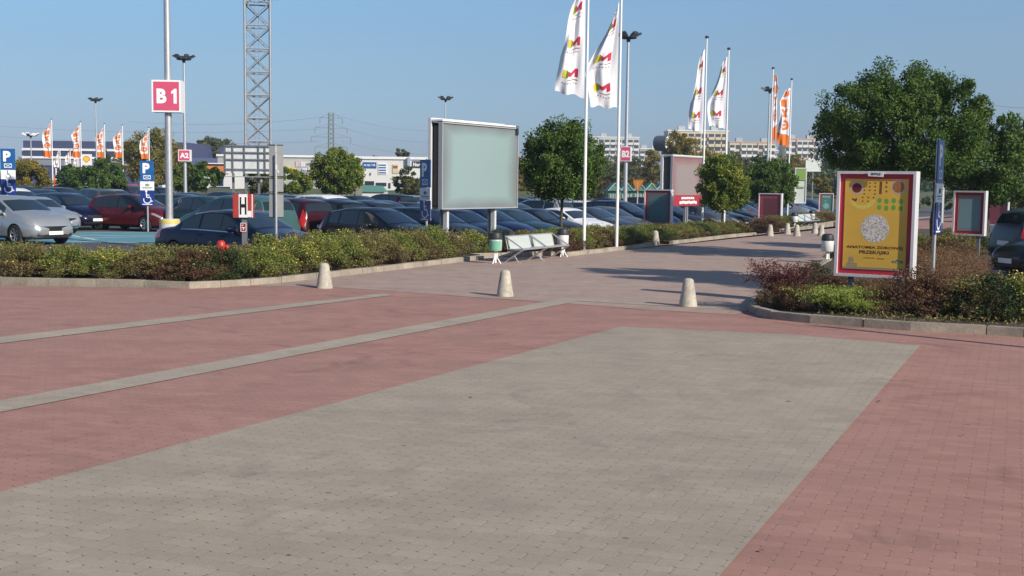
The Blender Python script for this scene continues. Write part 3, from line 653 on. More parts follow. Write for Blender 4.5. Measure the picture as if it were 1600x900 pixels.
for i, p in enumerate(frontL): put_shrub(kindsL[i % 10], p.x, p.y, 'in front row by left kerb', 1.0 + rnd.uniform(-.06, .06), hz=rnd.uniform(0.68, 0.77))
for i, p in enumerate(along([(-15, KL[1][1]), KL[4]], 1.85, 1.0)): put_shrub(['green', 'olive', 'flower', 'green'][i % 4], p.x, p.y, 'in back row by left kerb', 1.02 + rnd.uniform(-.05, .05), hz=rnd.uniform(0.68, 0.76))
seqD = ['brown', 'dark', 'green', 'flower', 'flower', 'green', 'green', 'olive', 'olive', 'green', 'olive', 'green', 'olive', 'olive', 'green', 'flower']
for i, p in enumerate(along(KD, 0.78, 0.86, 0.35)): put_shrub(seqD[i % 16], p.x, p.y, 'in front row between hydrant and bench', 1.02 + rnd.uniform(-.05, .05), hz=rnd.uniform(0.80, 0.92) * (0.82 if i < 4 else 1.0))
for i, p in enumerate(along(KD, 1.75, 1.05, 0.9)): put_shrub(['green', 'flower', 'olive', 'green', 'olive'][i % 5], p.x, p.y, 'in back row between hydrant and bench', 1.05, hz=rnd.uniform(0.80, 0.90) * (0.8 if i < 3 else 1.0))
for i, p in enumerate(along([tuple(b0), tuple(b1)], 1.35, 0.95, 0.5)): put_shrub(['flower', 'dark', 'olive', 'green'][i % 4], p.x, p.y, 'right behind the bench', 0.9, hz=0.85)
seqR = ['brown', 'brown', 'green', 'olive', 'brown', 'green', 'olive', 'green', 'green']
for i, p in enumerate(along(KR, 0.75, 0.95, 0.5)): put_shrub(seqR[i % 9], p.x, p.y, 'in front row right of bench', 1.0, hz=rnd.uniform(0.62, 0.72))
for i, p in enumerate(along(KR, 1.75, 1.15, 0.9)): put_shrub(['olive', 'green', 'green'][i % 3], p.x, p.y, 'in back row right of bench', 1.05, hz=rnd.uniform(0.62, 0.74))
for i, p in enumerate(along(KR2, 0.8, 1.05, 0.3)): put_shrub(['dark', 'green', 'olive', 'green', 'olive'][i % 5], p.x, p.y, 'along kerb beyond the lone bollard', 1.08, hz=rnd.uniform(0.50, 0.60))
for i, p in enumerate(along(KR2, 1.9, 1.3, 0.9)): put_shrub(['olive', 'green'][i % 2], p.x, p.y, 'behind those beyond the lone bollard', 1.12, hz=rnd.uniform(0.50, 0.60))
for i, p in enumerate(along(KF, 1.0, 1.9, 0.6)): put_shrub(['brown', 'olive', 'green', 'olive'][i % 4], p.x, p.y, 'behind the row of far bollards', 1.6, hz=0.40)
# right island
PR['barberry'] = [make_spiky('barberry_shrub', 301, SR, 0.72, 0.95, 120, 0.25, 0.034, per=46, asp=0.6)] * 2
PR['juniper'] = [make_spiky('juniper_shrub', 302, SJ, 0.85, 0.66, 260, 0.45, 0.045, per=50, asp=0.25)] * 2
PR['russet'] = [make_shrub('spiraea_shrub', 303, SRU, n=6000, ls=0.028, rx=0.62, h=0.68, aspect=0.35, brown=0.3), make_shrub('spiraea_shrub', 304, SRU, n=6000, ls=0.028, rx=0.62, h=0.68, aspect=0.35, brown=0.4)]
protos['barberry'] = ['dark purple barberry shrub']; protos['juniper'] = ['bright green feathery shrub']; protos['russet'] = ['russet brown twiggy shrub']
gi = 'shrubs in the right-hand planting bed'
def isl_at(kind, px, py, where, s=1.0, hz=1.0, dz=0.0):
    p = G(px, py); return put_shrub(kind, p.x, p.y, where, s, 0.08 + dz, gi, hz)
isl_at('barberry', 1222, 484, 'at the round end of the planting bed', 1.05)
isl_at('brown', 1208, 488, 'at the round end of the planting bed', 0.5)
isl_at('brown', 1252, 493, 'at the round end of the planting bed', 0.5)
isl_at('dark', 1268, 462, 'behind the purple barberry shrub', 0.8, 0.8)
isl_at('juniper', 1302, 494, 'in front of the food poster', 1.0)
isl_at('juniper', 1342, 497, 'in front of the food poster', 0.75, 0.8)
for px, py, s in ((1388, 497, .95), (1432, 499, 1.0), (1476, 500, .95)): isl_at('russet' if px != 1432 else 'brown', px, py, 'under the food poster', s, 0.85)
for px, py, s, k in ((1350, 478, .8, 'russet'), (1410, 474, .9, 'brown'), (1450, 470, .95, 'russet'), (1495, 472, 1.0, 'russet'), (1300, 472, .7, 'brown')): isl_at(k, px, py, 'behind those under the poster', s, 0.8)
for px, py, s, k in ((1470, 452, 1.0, 'russet'), (1505, 456, 1.0, 'russet'), (1440, 447, 1., 'russet'), (1480, 436, 1.1, 'russet'), (1510, 440, 1., 'russet'), (1455, 430, 1.1, 'russet'), (1500, 424, 1.1, 'russet'), (1478, 414, 1.1, 'olive')): isl_at(k, px, py, 'round the thin blue sign', s, 0.85)
for px, py, s, k in ((1515, 504, .95, 'olive'), (1552, 507, 1.0, 'dark'), (1592, 507, 1.0, 'flower'), (1500, 505, .5, 'flower'), (1570, 484, .9, 'flower'), (1535, 482, .85, 'flower'), (1620, 505, 1., 'olive'), (1605, 478, .8, 'dark'), (1660, 505, 1, 'green'), (1560, 472, .75, 'dark')): isl_at(k, px, py, 'at the right end of the bed', s, 0.62 if py < 500 else 0.8)
for px, py, s, k in ((1440, 408, 1.0, 'olive'), (1405, 402, 1.0, 'green'), (1462, 398, 1., 'olive'), (1430, 396, 1., 'green'), (1500, 404, 1.1, 'olive'), (1520, 398, 1.1, 'dark'), (1480, 394, 1., 'green'), (1380, 402, .9, 'dark'), (1345, 404, .9, 'olive'), (1320, 410, .8, 'dark'), (1515, 386, 1.1, 'green'), (1490, 384, 1.1, 'olive')): isl_at(k, px, py, 'near the tall tree trunk', s, 0.62)
# tufts of ground cover between the island shrubs
r_ = np.random.RandomState(5); n = 16000; q = []
def inside(x, y, P):
    c = False; j = len(P) - 1
    for i in range(len(P)):
        if (P[i][1] > y) != (P[j][1] > y) and x < (P[j][0] - P[i][0]) * (y - P[i][1]) / (P[j][1] - P[i][1]) + P[i][0]: c = not c
        j = i
    return c
while len(q) < n:
    u_ = r_.rand(2); y = 17.6 + 26 * u_[0] ** 1.5; xl = 4.4 + (y - 18) * 0.36; xx = xl + 0.2 + u_[1] * 9.0 if y < 25 else xl + .4 + u_[1] * 4.0
    if inside(xx, y, isl) and inside(xx - .12, y - .1, isl): q.append((xx, y, 0.09 + 0.10 * r_.rand()))
tag(leaf_obj('ground_cover', np.array(q), 0.06, SG2, seed=4, aspect=0.35, up=0.0), 'dry weedy ground cover under the shrubs of the right bed', 'ground cover', kind='stuff')
# fallen leaves along the kerbs
q = []
for _ in range(420):
    path = rnd.choice([KD, KL[1:], KI[1:-1]]); i = rnd.randrange(len(path) - 1); a = Vector(path[i]); b = Vector(path[i + 1]); p = a.lerp(b, rnd.random()); nn = (b - a).normalized(); nn = Vector((nn.y, -nn.x)) if path is not KI else Vector((nn.y, -nn.x))
    p = p + nn * (0.03 + abs(rnd.gauss(0, 0.35))); q.append((p.x, p.y, 0.018))
for _ in range(70): q.append((rnd.uniform(-6, 6), rnd.uniform(5, 20), 0.016))
o = leaf_obj('fallen_leaves', np.array(q), 0.045, BRN, seed=8, aspect=0.6, up=0)
for v in o.data.vertices: v.co.z = 0.012 + abs(v.co.z - 0.016) * 0.25
tag(o, 'scattered small fallen leaves on the paving', 'leaves', kind='stuff')
# ------------------------------------------------------------------ cars
TYPES = {
 'sedan': dict(L=4.65, Wd=1.80, zt=[(-.5, .66), (-.488, .92), (-.37, 1.00), (-.335, 1.03), (-.19, 1.35), (-.08, 1.42), (.02, 1.41), (.075, 1.35), (.235, 1.00), (.36, .90), (.45, .78), (.49, .64), (.5, .52)], cowl=(.095, .225), rear=(-.32, -.205), win=[(-.265, -.135), (-.12, .02), (.03, .16)], arch=(-.31, .315)),
 'hatch': dict(L=4.22, Wd=1.77, zt=[(-.5, .62), (-.49, .95), (-.465, 1.12), (-.385, 1.38), (-.2, 1.49), (-.02, 1.49), (.06, 1.41), (.255, 1.03), (.37, .94), (.45, .82), (.49, .66), (.5, .52)], cowl=(.085, .245), rear=(-.462, -.392), win=[(-.36, -.26), (-.245, -.06), (-.045, .165)], arch=(-.315, .305)),
 'wagon': dict(L=4.60, Wd=1.79, zt=[(-.5, .62), (-.49, .95), (-.475, 1.08), (-.435, 1.38), (-.3, 1.48), (-.05, 1.50), (.03, 1.45), (.09, 1.37), (.25, 1.02), (.37, .92), (.45, .80), (.49, .64), (.5, .52)], cowl=(.10, .24), rear=(-.47, -.44), win=[(-.405, -.265), (-.25, -.10), (-.085, .165)], arch=(-.30, .315)),
 'mpv': dict(L=4.40, Wd=1.81, zt=[(-.5, .62), (-.49, 1.0), (-.478, 1.2), (-.44, 1.52), (-.3, 1.62), (-.02, 1.63), (.06, 1.54), (.28, 1.10), (.39, .98), (.455, .85), (.49, .68), (.5, .52)], cowl=(.085, .27), rear=(-.474, -.445), win=[(-.405, -.27), (-.255, -.07), (-.055, .175)], arch=(-.315, .31)),
}
ZB = [(-.5, .60), (-.485, .84), (-.4, .93), (-.15, .93), (.1, .90), (.3, .84), (.42, .74), (.48, .60), (.5, .50)]
WP = [(-.5, .74), (-.488, .86), (-.46, .92), (-.4, .965), (-.25, .995), (.2, 1.0), (.36, .975), (.42, .93), (.465, .84), (.49, .72), (.5, .60)]
ZS = [(-.5, .40), (-.47, .27), (-.4, .22), (.42, .20), (.48, .24), (.5, .34)]
class CarShape:
    def __init__(s, T):
        s.T = T; s.L = T['L']; s.hw = T['Wd'] / 2; g = np.linspace(-.5, .5, 401); k = np.array([1, 2, 3, 4, 5, 4, 3, 2, 1.]) / 25
        def sm(tab, rep=1):
            v = np.interp(g, [a for a, _ in tab], [b for _, b in tab])
            for _ in range(rep): v2 = np.convolve(np.pad(v, 4, 'edge'), k, 'valid'); v2[:4] = v[:4]; v2[-4:] = v[-4:]; v = v2
            return v
        s.g = g; s.zt = sm(T['zt'], 3); s.zb = np.minimum(sm(ZB, 2), s.zt - 0.015); s.w = sm(WP, 2) * s.hw; s.zs = sm(ZS, 2)
    def ring(s, xn):
        zt, zb, w_, zs = (np.interp(xn, s.g, a) for a in (s.zt, s.zb, s.w, s.zs))
        gh = min(1, max(0, (zt - zb - 0.05) / 0.12)); gh = gh * gh * (3 - 2 * gh)
        ztm = zt - 0.055; y6 = 0.905 * w_ - 0.36 * max(0, ztm - zb)
        a6 = (0.80 * w_, zb + (zt - zb) * 0.60); b6 = (y6, ztm)
        a7 = (0.50 * w_, zb + (zt - zb) * 0.92); b7 = (y6 * 0.86, zt - 0.012)
        mixp = lambda a, b: (a[0] * (1 - gh) + b[0] * gh, a[1] * (1 - gh) + b[1] * gh)
        x = xn * s.L
        zm = zs + (zb - zs) * 0.42
        pts = [(0, zs), (0.82 * w_, zs), (0.965 * w_, zs + 0.07), (w_, zm), (0.992 * w_, zb - (zb - zm) * 0.30), (0.93 * w_, zb), mixp(a6, b6), mixp(a7, b7), (0, zt + 0.01)]
        return [Vector((x, y, z)) for y, z in pts]
    def P(s, xn, v):
        r_ = s.ring(xn); v = min(7.9999, max(0, v)); i = int(v); return r_[i].lerp(r_[i + 1], v - i)
    def patch(s, mb, xs, vfun, side=1, off=0.006, m=0, both=False):
        # xs list of xn; vfun(xn)->list of v. both: mirrored across
        rows = []
        for xn in xs:
            vs_ = vfun(xn); row = []
            for v in vs_:
                sg = 1
                if v > 8: v = 16 - v; sg = -1
                p = s.P(xn, v); e = 1e-3
                tx = s.P(min(.499, xn + e), v) - s.P(max(-.499, xn - e), v); tv = s.P(xn, min(7.99, v + .02)) - s.P(xn, max(0.01, v - .02))
                n = tx.cross(tv); n.normalize()
                if n.y < 0 and v < 7.5: n = -n
                if v >= 7.5 and n.z < 0: n = -n
                p = p + n * off; row.append(Vector((p.x, p.y * side * sg, p.z)))
            rows.append(row)
        nc = len(rows[0]); vv = [p for r_ in rows for p in r_]
        mb.add(vv, [(i * nc + j, (i + 1) * nc + j, (i + 1) * nc + j + 1, i * nc + j + 1) for i in range(len(rows) - 1) for j in range(nc - 1)], m)
def lin(a, b, n): return [a + (b - a) * i / (n - 1) for i in range(n)]
def make_car(tp):
    T = TYPES[tp]; cs = CarShape(T); L = T['L']; root = empty('car')
    xs = sorted(set([-.5, -.497, -.49, -.48, -.465, .465, .48, .49, .497, .5] + lin(-.45, .45, 40)))
    mb = MB(); rings = []
    for xn in xs:
        r_ = cs.ring(xn); full = r_ + [Vector((p.x, -p.y, p.z)) for p in r_[-2:0:-1]]; rings.append(full)
    nc = len(rings[0]); mb.add([p for r_ in rings for p in r_], [(i * nc + j, i * nc + (j + 1) % nc, (i + 1) * nc + (j + 1) % nc, (i + 1) * nc + j) for i in range(len(rings) - 1) for j in range(nc)] + [tuple(range(nc)), tuple(range((len(rings) - 1) * nc + nc - 1, (len(rings) - 1) * nc - 1, -1))])
    body = mb.build('body', [MT['paint_proto'], M_black], root)
    cut = MB(); ax = [a * L for a in T['arch']]
    for x in ax:
        for sy in (-1, 1): cut.tube((x, sy * (cs.hw + .2), .31), (x, sy * (cs.hw - .25), .31), .355, n=28)
    co = cut.build('cut', M_black)
    md = body.modifiers.new('b', 'BOOLEAN'); md.object = co; md.operation = 'DIFFERENCE'; md.solver = 'EXACT'
    try: md.material_mode = 'TRANSFER'
    except Exception: pass
    dg = bpy.context.evaluated_depsgraph_get(); me = bpy.data.meshes.new_from_object(body.evaluated_get(dg)); body.modifiers.clear(); old = body.data; body.data = me; me.name = 'body'
    bpy.data.objects.remove(co)
    me.polygons.foreach_set('use_smooth', [True] * len(me.polygons)); me.set_sharp_from_angle(angle=R(35))
    # glass
    w_ = MB(); c0, c1 = T['cowl']; cs.patch(w_, lin(c0, c1, 7), lambda x: lin(6.55, 9.45, 9)); w_.build('windscreen', M_glass, root, smooth=60, fix=False)
    w_ = MB(); c0, c1 = T['rear']; cs.patch(w_, lin(c0, c1, 6), lambda x: lin(6.6, 9.4, 9)); w_.build('rear_window', M_glass, root, smooth=60, fix=False)
    for sd in (1, -1):
        for a, b in T['win']:
            w_ = MB(); cs.patch(w_, lin(a, b, 6), lambda x: lin(5.10, 5.93, 4), side=sd); w_.build('side_window', M_glass, root, smooth=60, fix=False)
    # lights
    for sd in (1, -1):
        h_ = MB(); cs.patch(h_, lin(.385, .476, 6), lambda x: lin(4.25 - (x - .385) * 2.0, 5.05, 4), side=sd, off=.008); h_.build('headlight', M_lampg, root, smooth=60, fix=False)
        if tp in ('sedan',): vr = (3.7, 5.2); xr = (-.485, -.42)
        elif tp == 'hatch': vr = (3.9, 5.6); xr = (-.485, -.43)
        else: vr = (3.9, 5.8); xr = (-.487, -.445)
        h_ = MB(); cs.patch(h_, lin(xr[0], xr[1], 4), lambda x: lin(vr[0], vr[1], 5), side=sd, off=.010); h_.build('tail_light', M_tail, root, smooth=60, fix=False)
    # lower grille, upper grille, plates
    xf = L / 2
    gme = MB()
    for zc, hh, wd in (((0.50, .17, .52), (0.33, .07, .60)) if tp == 'hatch' else ((0.57, .11, .46), (0.36, .12, .58))):
        n = 8; vs = []
        for i in range(n + 1):
            y = -wd + 2 * wd * i / n; xx = xf + .010 - 0.05 * (y / wd) ** 2
            vs += [(xx, y, zc - hh / 2), (xx, y, zc + hh / 2)]
        gme.add(vs + [(a - .04, b, c) for a, b, c in vs], [(2 * i, 2 * i + 2, 2 * i + 3, 2 * i + 1) for i in range(n)])
    gme.build('grille', M_black, root)
    for nm, x, z in (('number_plate', xf + .022, .44 if tp != 'hatch' else .38), ('number_plate', -xf - .015, .72 if tp != 'sedan' else .66)):
        p_ = MB(); p_.box((x, 0, z), (.012, .50, .11)); p_.build(nm, M_sw, root)
    bp = MB(); bp.box((-xf + .04, 0, .42), (.12, 1.25, .10)); bp.build('rear_bumper_trim', M_black, root)
    for sd in (1, -1):
        m_ = MB(); xm = (T['win'][-1][1] - .035) * L; y = cs.P(T['win'][-1][1] - .035, 5.1).y + .10
        m_.lathe([(0.001, -.13), (.07, -.12), (.10, -.04), (.10, .04), (.06, .12), (.001, .13)], (xm, sd * y, .99), 12, M=Matrix.Rotation(R(90), 4, 'X') @ Matrix.Diagonal((.75, .85, 1, 1)))
        m_.tube((xm, sd * (y - .14), .95), (xm, sd * y, .97), .02)
        m_.build('door_mirror', MT['paint_proto'], root, smooth=50)
        # door gaps and handles
        gps = MB()
        for a in (T['win'][-1][1] + .005, T['win'][-1][0] - .008, T['win'][1][0] - .012):
            cs.patch(gps, [a - .0012, a + .0012], lambda x: lin(1.9, 5.0, 6), side=sd, off=.003)
        cs.patch(gps, lin(T['win'][1][0] - .012, T['win'][-1][1] + .005, 6), lambda x: lin(1.88, 1.93, 2), side=sd, off=.003)
        gps.build('door_gap', M_gap, root, fix=False)
        tr_ = MB(); cs.patch(tr_, lin(T['win'][0][0], T['win'][-1][1] + .01, 12), lambda x: lin(4.98, 5.06, 2), side=sd, off=.005); tr_.build('window_trim', MT['trim_proto'], root, fix=False)
        for a in (T['win'][-1][0] + .02, T['win'][1][0] + .01):
            h_ = MB(); p = cs.P(a, 4.25); h_.box((p.x, sd * (p.y + .012), p.z), (.16, .03, .028)); h_.build('door_handle', MT['paint_proto'], root)
        pl = MB(); a0 = T['win'][-1][0] - .004
        cs.patch(pl, [a0 - .012, a0 + .012], lambda x: lin(5.08, 5.9, 3), side=sd, off=.004); pl.build('door_pillar', M_black, root, fix=False)
    # wheels
    for x in ax:
        for sy in (-1, 1):
            yo = sy * (cs.hw - .115)
            t_ = MB(); Mx = Matrix.Rotation(R(90), 4, 'X'); t_.lathe([(.20, -.10), (.27, -.105), (.305, -.09), (.315, -.05), (.315, .05), (.305, .09), (.27, .105), (.20, .10)], (0, 0, 0), 24, M=Mx, cap=False)
            wh = t_.build('wheel', M_tyre, root, smooth=50, loc=(x, yo, .315))
            r_ = MB(); r_.lathe([(.001, .055), (.05, .06), (.055, .05), (.06, .045)], (0, 0, 0), 16, M=Matrix.Rotation(R(-90 * sy), 4, 'X'))
            for q in range(7):
                a = 2 * math.pi * q / 7; r_.tube((.04 * math.cos(a), sy * .05, .04 * math.sin(a)), (.185 * math.cos(a), sy * .075, .185 * math.sin(a)), .020, .026, 6)
            for q in range(24):
                a = 2 * math.pi * q / 24; b = 2 * math.pi * (q + 1) / 24; r_.tube((.195 * math.cos(a), sy * .085, .195 * math.sin(a)), (.195 * math.cos(b), sy * .085, .195 * math.sin(b)), .016, n=5, cap=False)
            r_.build('rim', M_rim, wh, smooth=40)
            hb = MB(); hb.tube((0, sy * .0, 0), (0, sy * .045, 0), .19, n=20); hb.build('brake_disc', M_dark, wh)
    un = MB(); un.box((0, 0, .24), (L * .86, cs.hw * 1.5, .12)); un.build('underbody', M_black, root)
    return root
mat('paint_proto', (.02, .03, .07), .3, coat=1.0); mat('trim_proto', (.02, .02, .02), .4)
PA = {}
def paint(nm, c, metal=0.35, rough=0.28):
    if nm not in PA: PA[nm] = mat('car_paint_' + nm, c, rough, metal, coat=.25, spec=.35, var=0.05, scale=1.2)
    return PA[nm]
paint('silver', (.42, .44, .45), .55); paint('navy', (.004, .005, .026), .0); paint('black', (.006, .006, .008), .0); paint('wine', (.085, .006, .010), .0)
paint('white', (.78, .78, .78), .0); paint('teal', (.05, .115, .115), .1); paint('grey', (.08, .088, .10), .3); paint('blue', (.012, .035, .11), .1)
paint('darkred', (.032, .004, .007), .0); paint('darkgreen', (.008, .024, .024), .0); paint('greyblue', (.03, .042, .06), .2); paint('red', (.35, .012, .015), .0); paint('dark', (.014, .016, .021), .0)
CARP = {k: make_car(k) for k in TYPES}; cused = set()
def put_car(tp, x, y, ang, col, label, z=None, s=1.0, group='cars in the car park', trim=None, cat='car'):
    pr = CARP[tp]
    if pr.name in cused: o = copy_tree(pr)
    else: o = pr; cused.add(pr.name)
    o.location = (x, y, lot_z(x) if z is None else z); o.rotation_euler = (0, 0, R(ang)); o.scale = (s, s, s)
    for ch in CH[o.name]:
        b = ch.name.split('.')[0]
        if b in ('body', 'door_mirror', 'door_handle'): ch.material_slots[0].link = 'OBJECT'; ch.material_slots[0].material = PA[col]
        if b == 'window_trim' and trim: ch.material_slots[0].link = 'OBJECT'; ch.material_slots[0].material = trim
    return tag(o, label, cat, group)
def car_px(tp, px, Y, ang, col, label, **k): return put_car(tp, X(px, Y), Y, ang, col, label, **k)
A = -41
car_px('hatch', 22, 38.6, -33, 'silver', 'silver hatchback with big black grille parked on the blue bay, leftmost near car', s=1.03)
car_px('sedan', 52, 46, -38, 'silver', 'silver grey saloon directly behind the silver hatchback', s=.98)
car_px('mpv', 24, 52, -38, 'white', 'white van roof showing behind the silver hatchback', s=1.02)
car_px('wagon', 108, 50, -40, 'navy', 'dark navy car between the silver saloon and the red hatchback')
car_px('hatch', 212, 49.0, -26, 'wine', 'dark red hatchback parked beside the pale blue bay', s=1.0)
car_px('sedan', 378, 30.2, -33, 'navy', 'dark blue saloon with bright window trim behind the H sign', s=1.04, trim=M_chrome)
car_px('wagon', 292, 51, -36, 'dark', 'dark car just right of the round concrete pole base')
car_px('sedan', 262, 58, -39, 'navy', 'navy car half hidden by the red hatchback and pole')
car_px('hatch', 330, 47, -39, 'darkgreen', 'dark green car behind the dark blue saloon')
car_px('mpv', 368, 38.2, 141, 'teal', 'green-grey people carrier with its tail to the grey sign panels', s=1.05)
car_px('mpv', 436, 40.5, 141, 'darkred', 'dark red people carrier seen from behind with white plate', s=1.0)
car_px('wagon', 492, 44, 141, 'black', 'black estate car with red tail light facing away', s=1.05)
car_px('mpv', 520, 51, A, 'white', 'white-roofed car behind the black estate')
row1 = [(594, 37, 'hatch', 'black', 'black hatchback in front row above the second stretch of hedge'), (668, 39.4, 'wagon', 'dark', 'dark car just behind the navy parking sign'), (712, 41.4, 'sedan', 'navy', 'dark saloon under the big billboard between its posts'),
        (752, 43.2, 'wagon', 'blue', 'blue estate right of the billboard post'), (793, 45.0, 'sedan', 'darkgreen', 'dark green saloon above the bench'), (835, 47.0, 'sedan', 'black', 'dark saloon behind the round tree trunk'),
        (884, 49.6, 'sedan', 'white', 'white saloon with dark grille behind the near flag pole'), (920, 51.8, 'sedan', 'greyblue', 'grey-blue saloon between the two near flag poles'), (946, 54.0, 'sedan', 'grey', 'grey saloon at the foot of the right near flag pole'),
        (968, 57.6, 'mpv', 'navy', 'navy people carrier left of the teal poster'), (1000, 58.6, 'hatch', 'blue', 'dark blue car behind the teal poster'), (1040, 60.5, 'wagon', 'dark', 'dark estate hidden behind the teal poster'), (1080, 62, 'mpv', 'grey', 'grey people carrier behind the thin tree trunk'),
        (1108, 65, 'sedan', 'greyblue', 'grey-blue car right of the thin tree trunk'), (1132, 68, 'wagon', 'grey', 'grey estate left of the maroon car'), (1152, 71, 'sedan', 'wine', 'maroon saloon left of the pink poster'), (1170, 74, 'wagon', 'navy', 'navy car just left of the pink poster')]
for px, Y, tp, col, lb in row1: car_px(tp, px, Y, A + rnd.uniform(-2, 2), col, lb)
row2 = [(558, 48, 'hatch', 'dark'), (600, 50, 'wagon', 'navy'), (640, 52, 'sedan', 'black'), (690, 53, 'hatch', 'silver'), (745, 55, 'sedan', 'dark'), (800, 57, 'wagon', 'grey'), (835, 62, 'mpv', 'silver'), (925, 66, 'wagon', 'white'), (968, 70, 'wagon', 'navy'), (1040, 72, 'sedan', 'black')]
for i, (px, Y, tp, col) in enumerate(row2): car_px(tp, px, Y, A if i % 3 else 140, col, '%s car in the second row, %s from the left of that row' % ({'dark': 'dark grey', 'navy': 'navy', 'black': 'black', 'silver': 'silver', 'grey': 'grey', 'white': 'white'}[col], ORD[i]))
far = [(78, 84, 'hatch', 'wine'), (100, 78, 'wagon', 'black'), (70, 72, 'sedan', 'greyblue'), (142, 74, 'wagon', 'grey'), (178, 80, 'sedan', 'silver'), (162, 96, 'hatch', 'white'), (232, 76, 'wagon', 'red'), (208, 92, 'mpv', 'grey'), (128, 104, 'sedan', 'navy'), (96, 110, 'hatch', 'black'),
       (255, 72, 'mpv', 'black'), (300, 64, 'sedan', 'navy'), (345, 66, 'hatch', 'dark'), (40, 90, 'wagon', 'dark'), (10, 76, 'sedan', 'blue'), (420, 60, 'hatch', 'dark'), (470, 62, 'sedan', 'silver'), (560, 66, 'sedan', 'dark'), (600, 72, 'wagon', 'black'), (645, 76, 'sedan', 'silver'), (690, 78, 'sedan', 'dark'), (790, 78, 'wagon', 'navy'), (845, 84, 'hatch', 'grey'), (880, 88, 'sedan', 'white'), (945, 90, 'sedan', 'black'), (1010, 92, 'wagon', 'dark')]
FARL = ['left of the low trees', 'under the leftmost yellow tree', 'just past the silver saloon', 'below the wide low tree', 'left of the second parking sign', 'beside the wide low tree trunk', 'behind the red hatchback', 'past the second parking sign', 'near the orange sign tower', 'farthest out on the left', 'right of the second parking sign', 'behind the concrete pole base', 'left of the H sign', 'behind the leftmost parking sign', 'at the left picture edge', 'beyond the grey sign panels', 'behind the dark red people carrier', 'below the round ball tree', 'in front of the kiosk', 'in front of the sparse young tree', 'beside the navy parking sign', 'right of the big billboard', 'beyond the round tree', 'below the first tower block', 'left of the green sheds', 'before the green sheds']
for i, (px, Y, tp, col) in enumerate(far): car_px(tp, px, Y, (A if (i * 7) % 3 else 139), col, 'distant %s %s parked %s in the far rows' % ({'wine': 'dark red', 'dark': 'dark grey', 'greyblue': 'grey-blue'}.get(col, col), {'hatch': 'hatchback', 'wagon': 'estate', 'sedan': 'saloon', 'mpv': 'people carrier'}[tp], FARL[i]))
# right-hand side
put_car('mpv', 14.9, 31.0, 10, 'greyblue', 'dark grey off-roader seen from its rear quarter at the right picture edge', z=0.0, s=1.02)
put_car('sedan', 13.75, 28.0, 192, 'black', 'black saloon with its nose to the planting bed at the right edge', z=0.02, s=1.0)
for px, Y, tp, col, lb in ((1262, 84, 'wagon', 'blue', 'blue estate behind the far white sign post'), (1232, 80, 'hatch', 'silver', 'silver hatchback right of the pink poster'), (1245, 95, 'sedan', 'navy', 'navy saloon behind the far bench'), (1205, 88, 'sedan', 'dark', 'dark saloon hidden behind the pink poster')):
    car_px(tp, px, Y, A, col, lb, z=-.2)
# ------------------------------------------------------------------ bollards
def make_bollard():
    mb = MB(); mb.lathe([(.165, -.05), (.162, .0), (.158, .03), (.095, .43), (.088, .462), (.068, .485), (.03, .497), (.001, .499)], n=26)
    return mb.build('bollard', M_conc, None, smooth=50)
bo = make_bollard(); first = True
for (px, py, lb) in ((507, 450, 'pale concrete bollard in front of the hedge with yellow flowers, leftmost of the near three'), (789, 463, 'pale concrete bollard below the bench, middle of the near three'), (1075, 479, 'pale concrete bollard beside the round end of the planting bed'),
                     (1024, 382, 'single concrete bollard at the gap in the far kerb'), (1203, 369, 'far bollard left of the far bench'), (1230, 366, 'far bollard behind the first two, below the far bench bin'), (1245, 369, 'far bollard directly below the far bench'), (1273, 365, 'far bollard right of the far bench'), (1283, 369, 'rightmost far bollard beside the yellow poster edge')):
    o = bo if first else bo.copy()
    if not first: C.objects.link(o)
    first = False; p = G(px, py); o.location = p; o.rotation_euler = (rnd.uniform(-.015, .015), rnd.uniform(-.015, .015), rnd.uniform(0, 6)); tag(o, lb, 'bollard', 'concrete bollards')
# ------------------------------------------------------------------ bench
def make_bench(units=2, n_='bench'):
    # local x runs along the bench (towards the far end), -y faces the walkway
    root = empty(n_); uw = 1.34
    for u in range(units):
        x0 = u * (uw + .06); x1 = x0 + uw
        s_ = MB(); s_.box(((x0 + x1) / 2, 0.02, .52), (uw - .14, .03, .34), M=Matrix.Rotation(R(-14), 4, 'X')); b_ = s_.build('backrest', M_seat, root)
        s_ = MB(); s_.box(((x0 + x1) / 2, -.25, .355), (uw - .14, .46, .03), M=Matrix.Rotation(R(-4), 4, 'X')); s_.build('seat', M_seat, root)
        for x in (x0, x1):
            f_ = MB(); f_.path([(x, .08, .70), (x, -.48, .37)], .02, 8); f_.path([(x, -.48, .37), (x, .10, 0)], .022, 8); f_.path([(x, .08, .70), (x, .0, .36), (x, -.48, .37)], .016, 8); f_.tube((x, -.2, .20), (x, -.34, 0), .018)
            f_.box((x, .10, .01), (.07, .10, .02)); f_.box((x, -.34, .01), (.07, .1, .02)); f_.build('leg', M_galv, root)
        r_ = MB(); r_.tube((x0, -.48, .37), (x1, -.48, .37), .019); r_.tube((x0, .08, .70), (x1, .08, .70), .017); r_.tube((x0, .0, .30), (x1, .0, .30), .016); r_.build('rail', M_galv, root)
    return root
M_seat = mat('perforated_white', (.44, .48, .46), .45, var=.06, scale=8)
bA = G(792, 410.5); bB = G(864, 402.5); ang = math.atan2(bB.y - bA.y, bB.x - bA.x)
bn = make_bench(); L_ = (bB - bA).length; bn.location = Vector((bA.x, bA.y, 0)) + Vector((-math.sin(ang), math.cos(ang), 0)) * -0.02; bn.rotation_euler = (0, 0, ang); bn.scale = (L_ / 2.74, 1, 1)
tag(bn, 'double bench with white panels and grey tube frame beside the hedge gap', 'bench', 'metal benches')
def copy_any(o): return copy_tree(o)
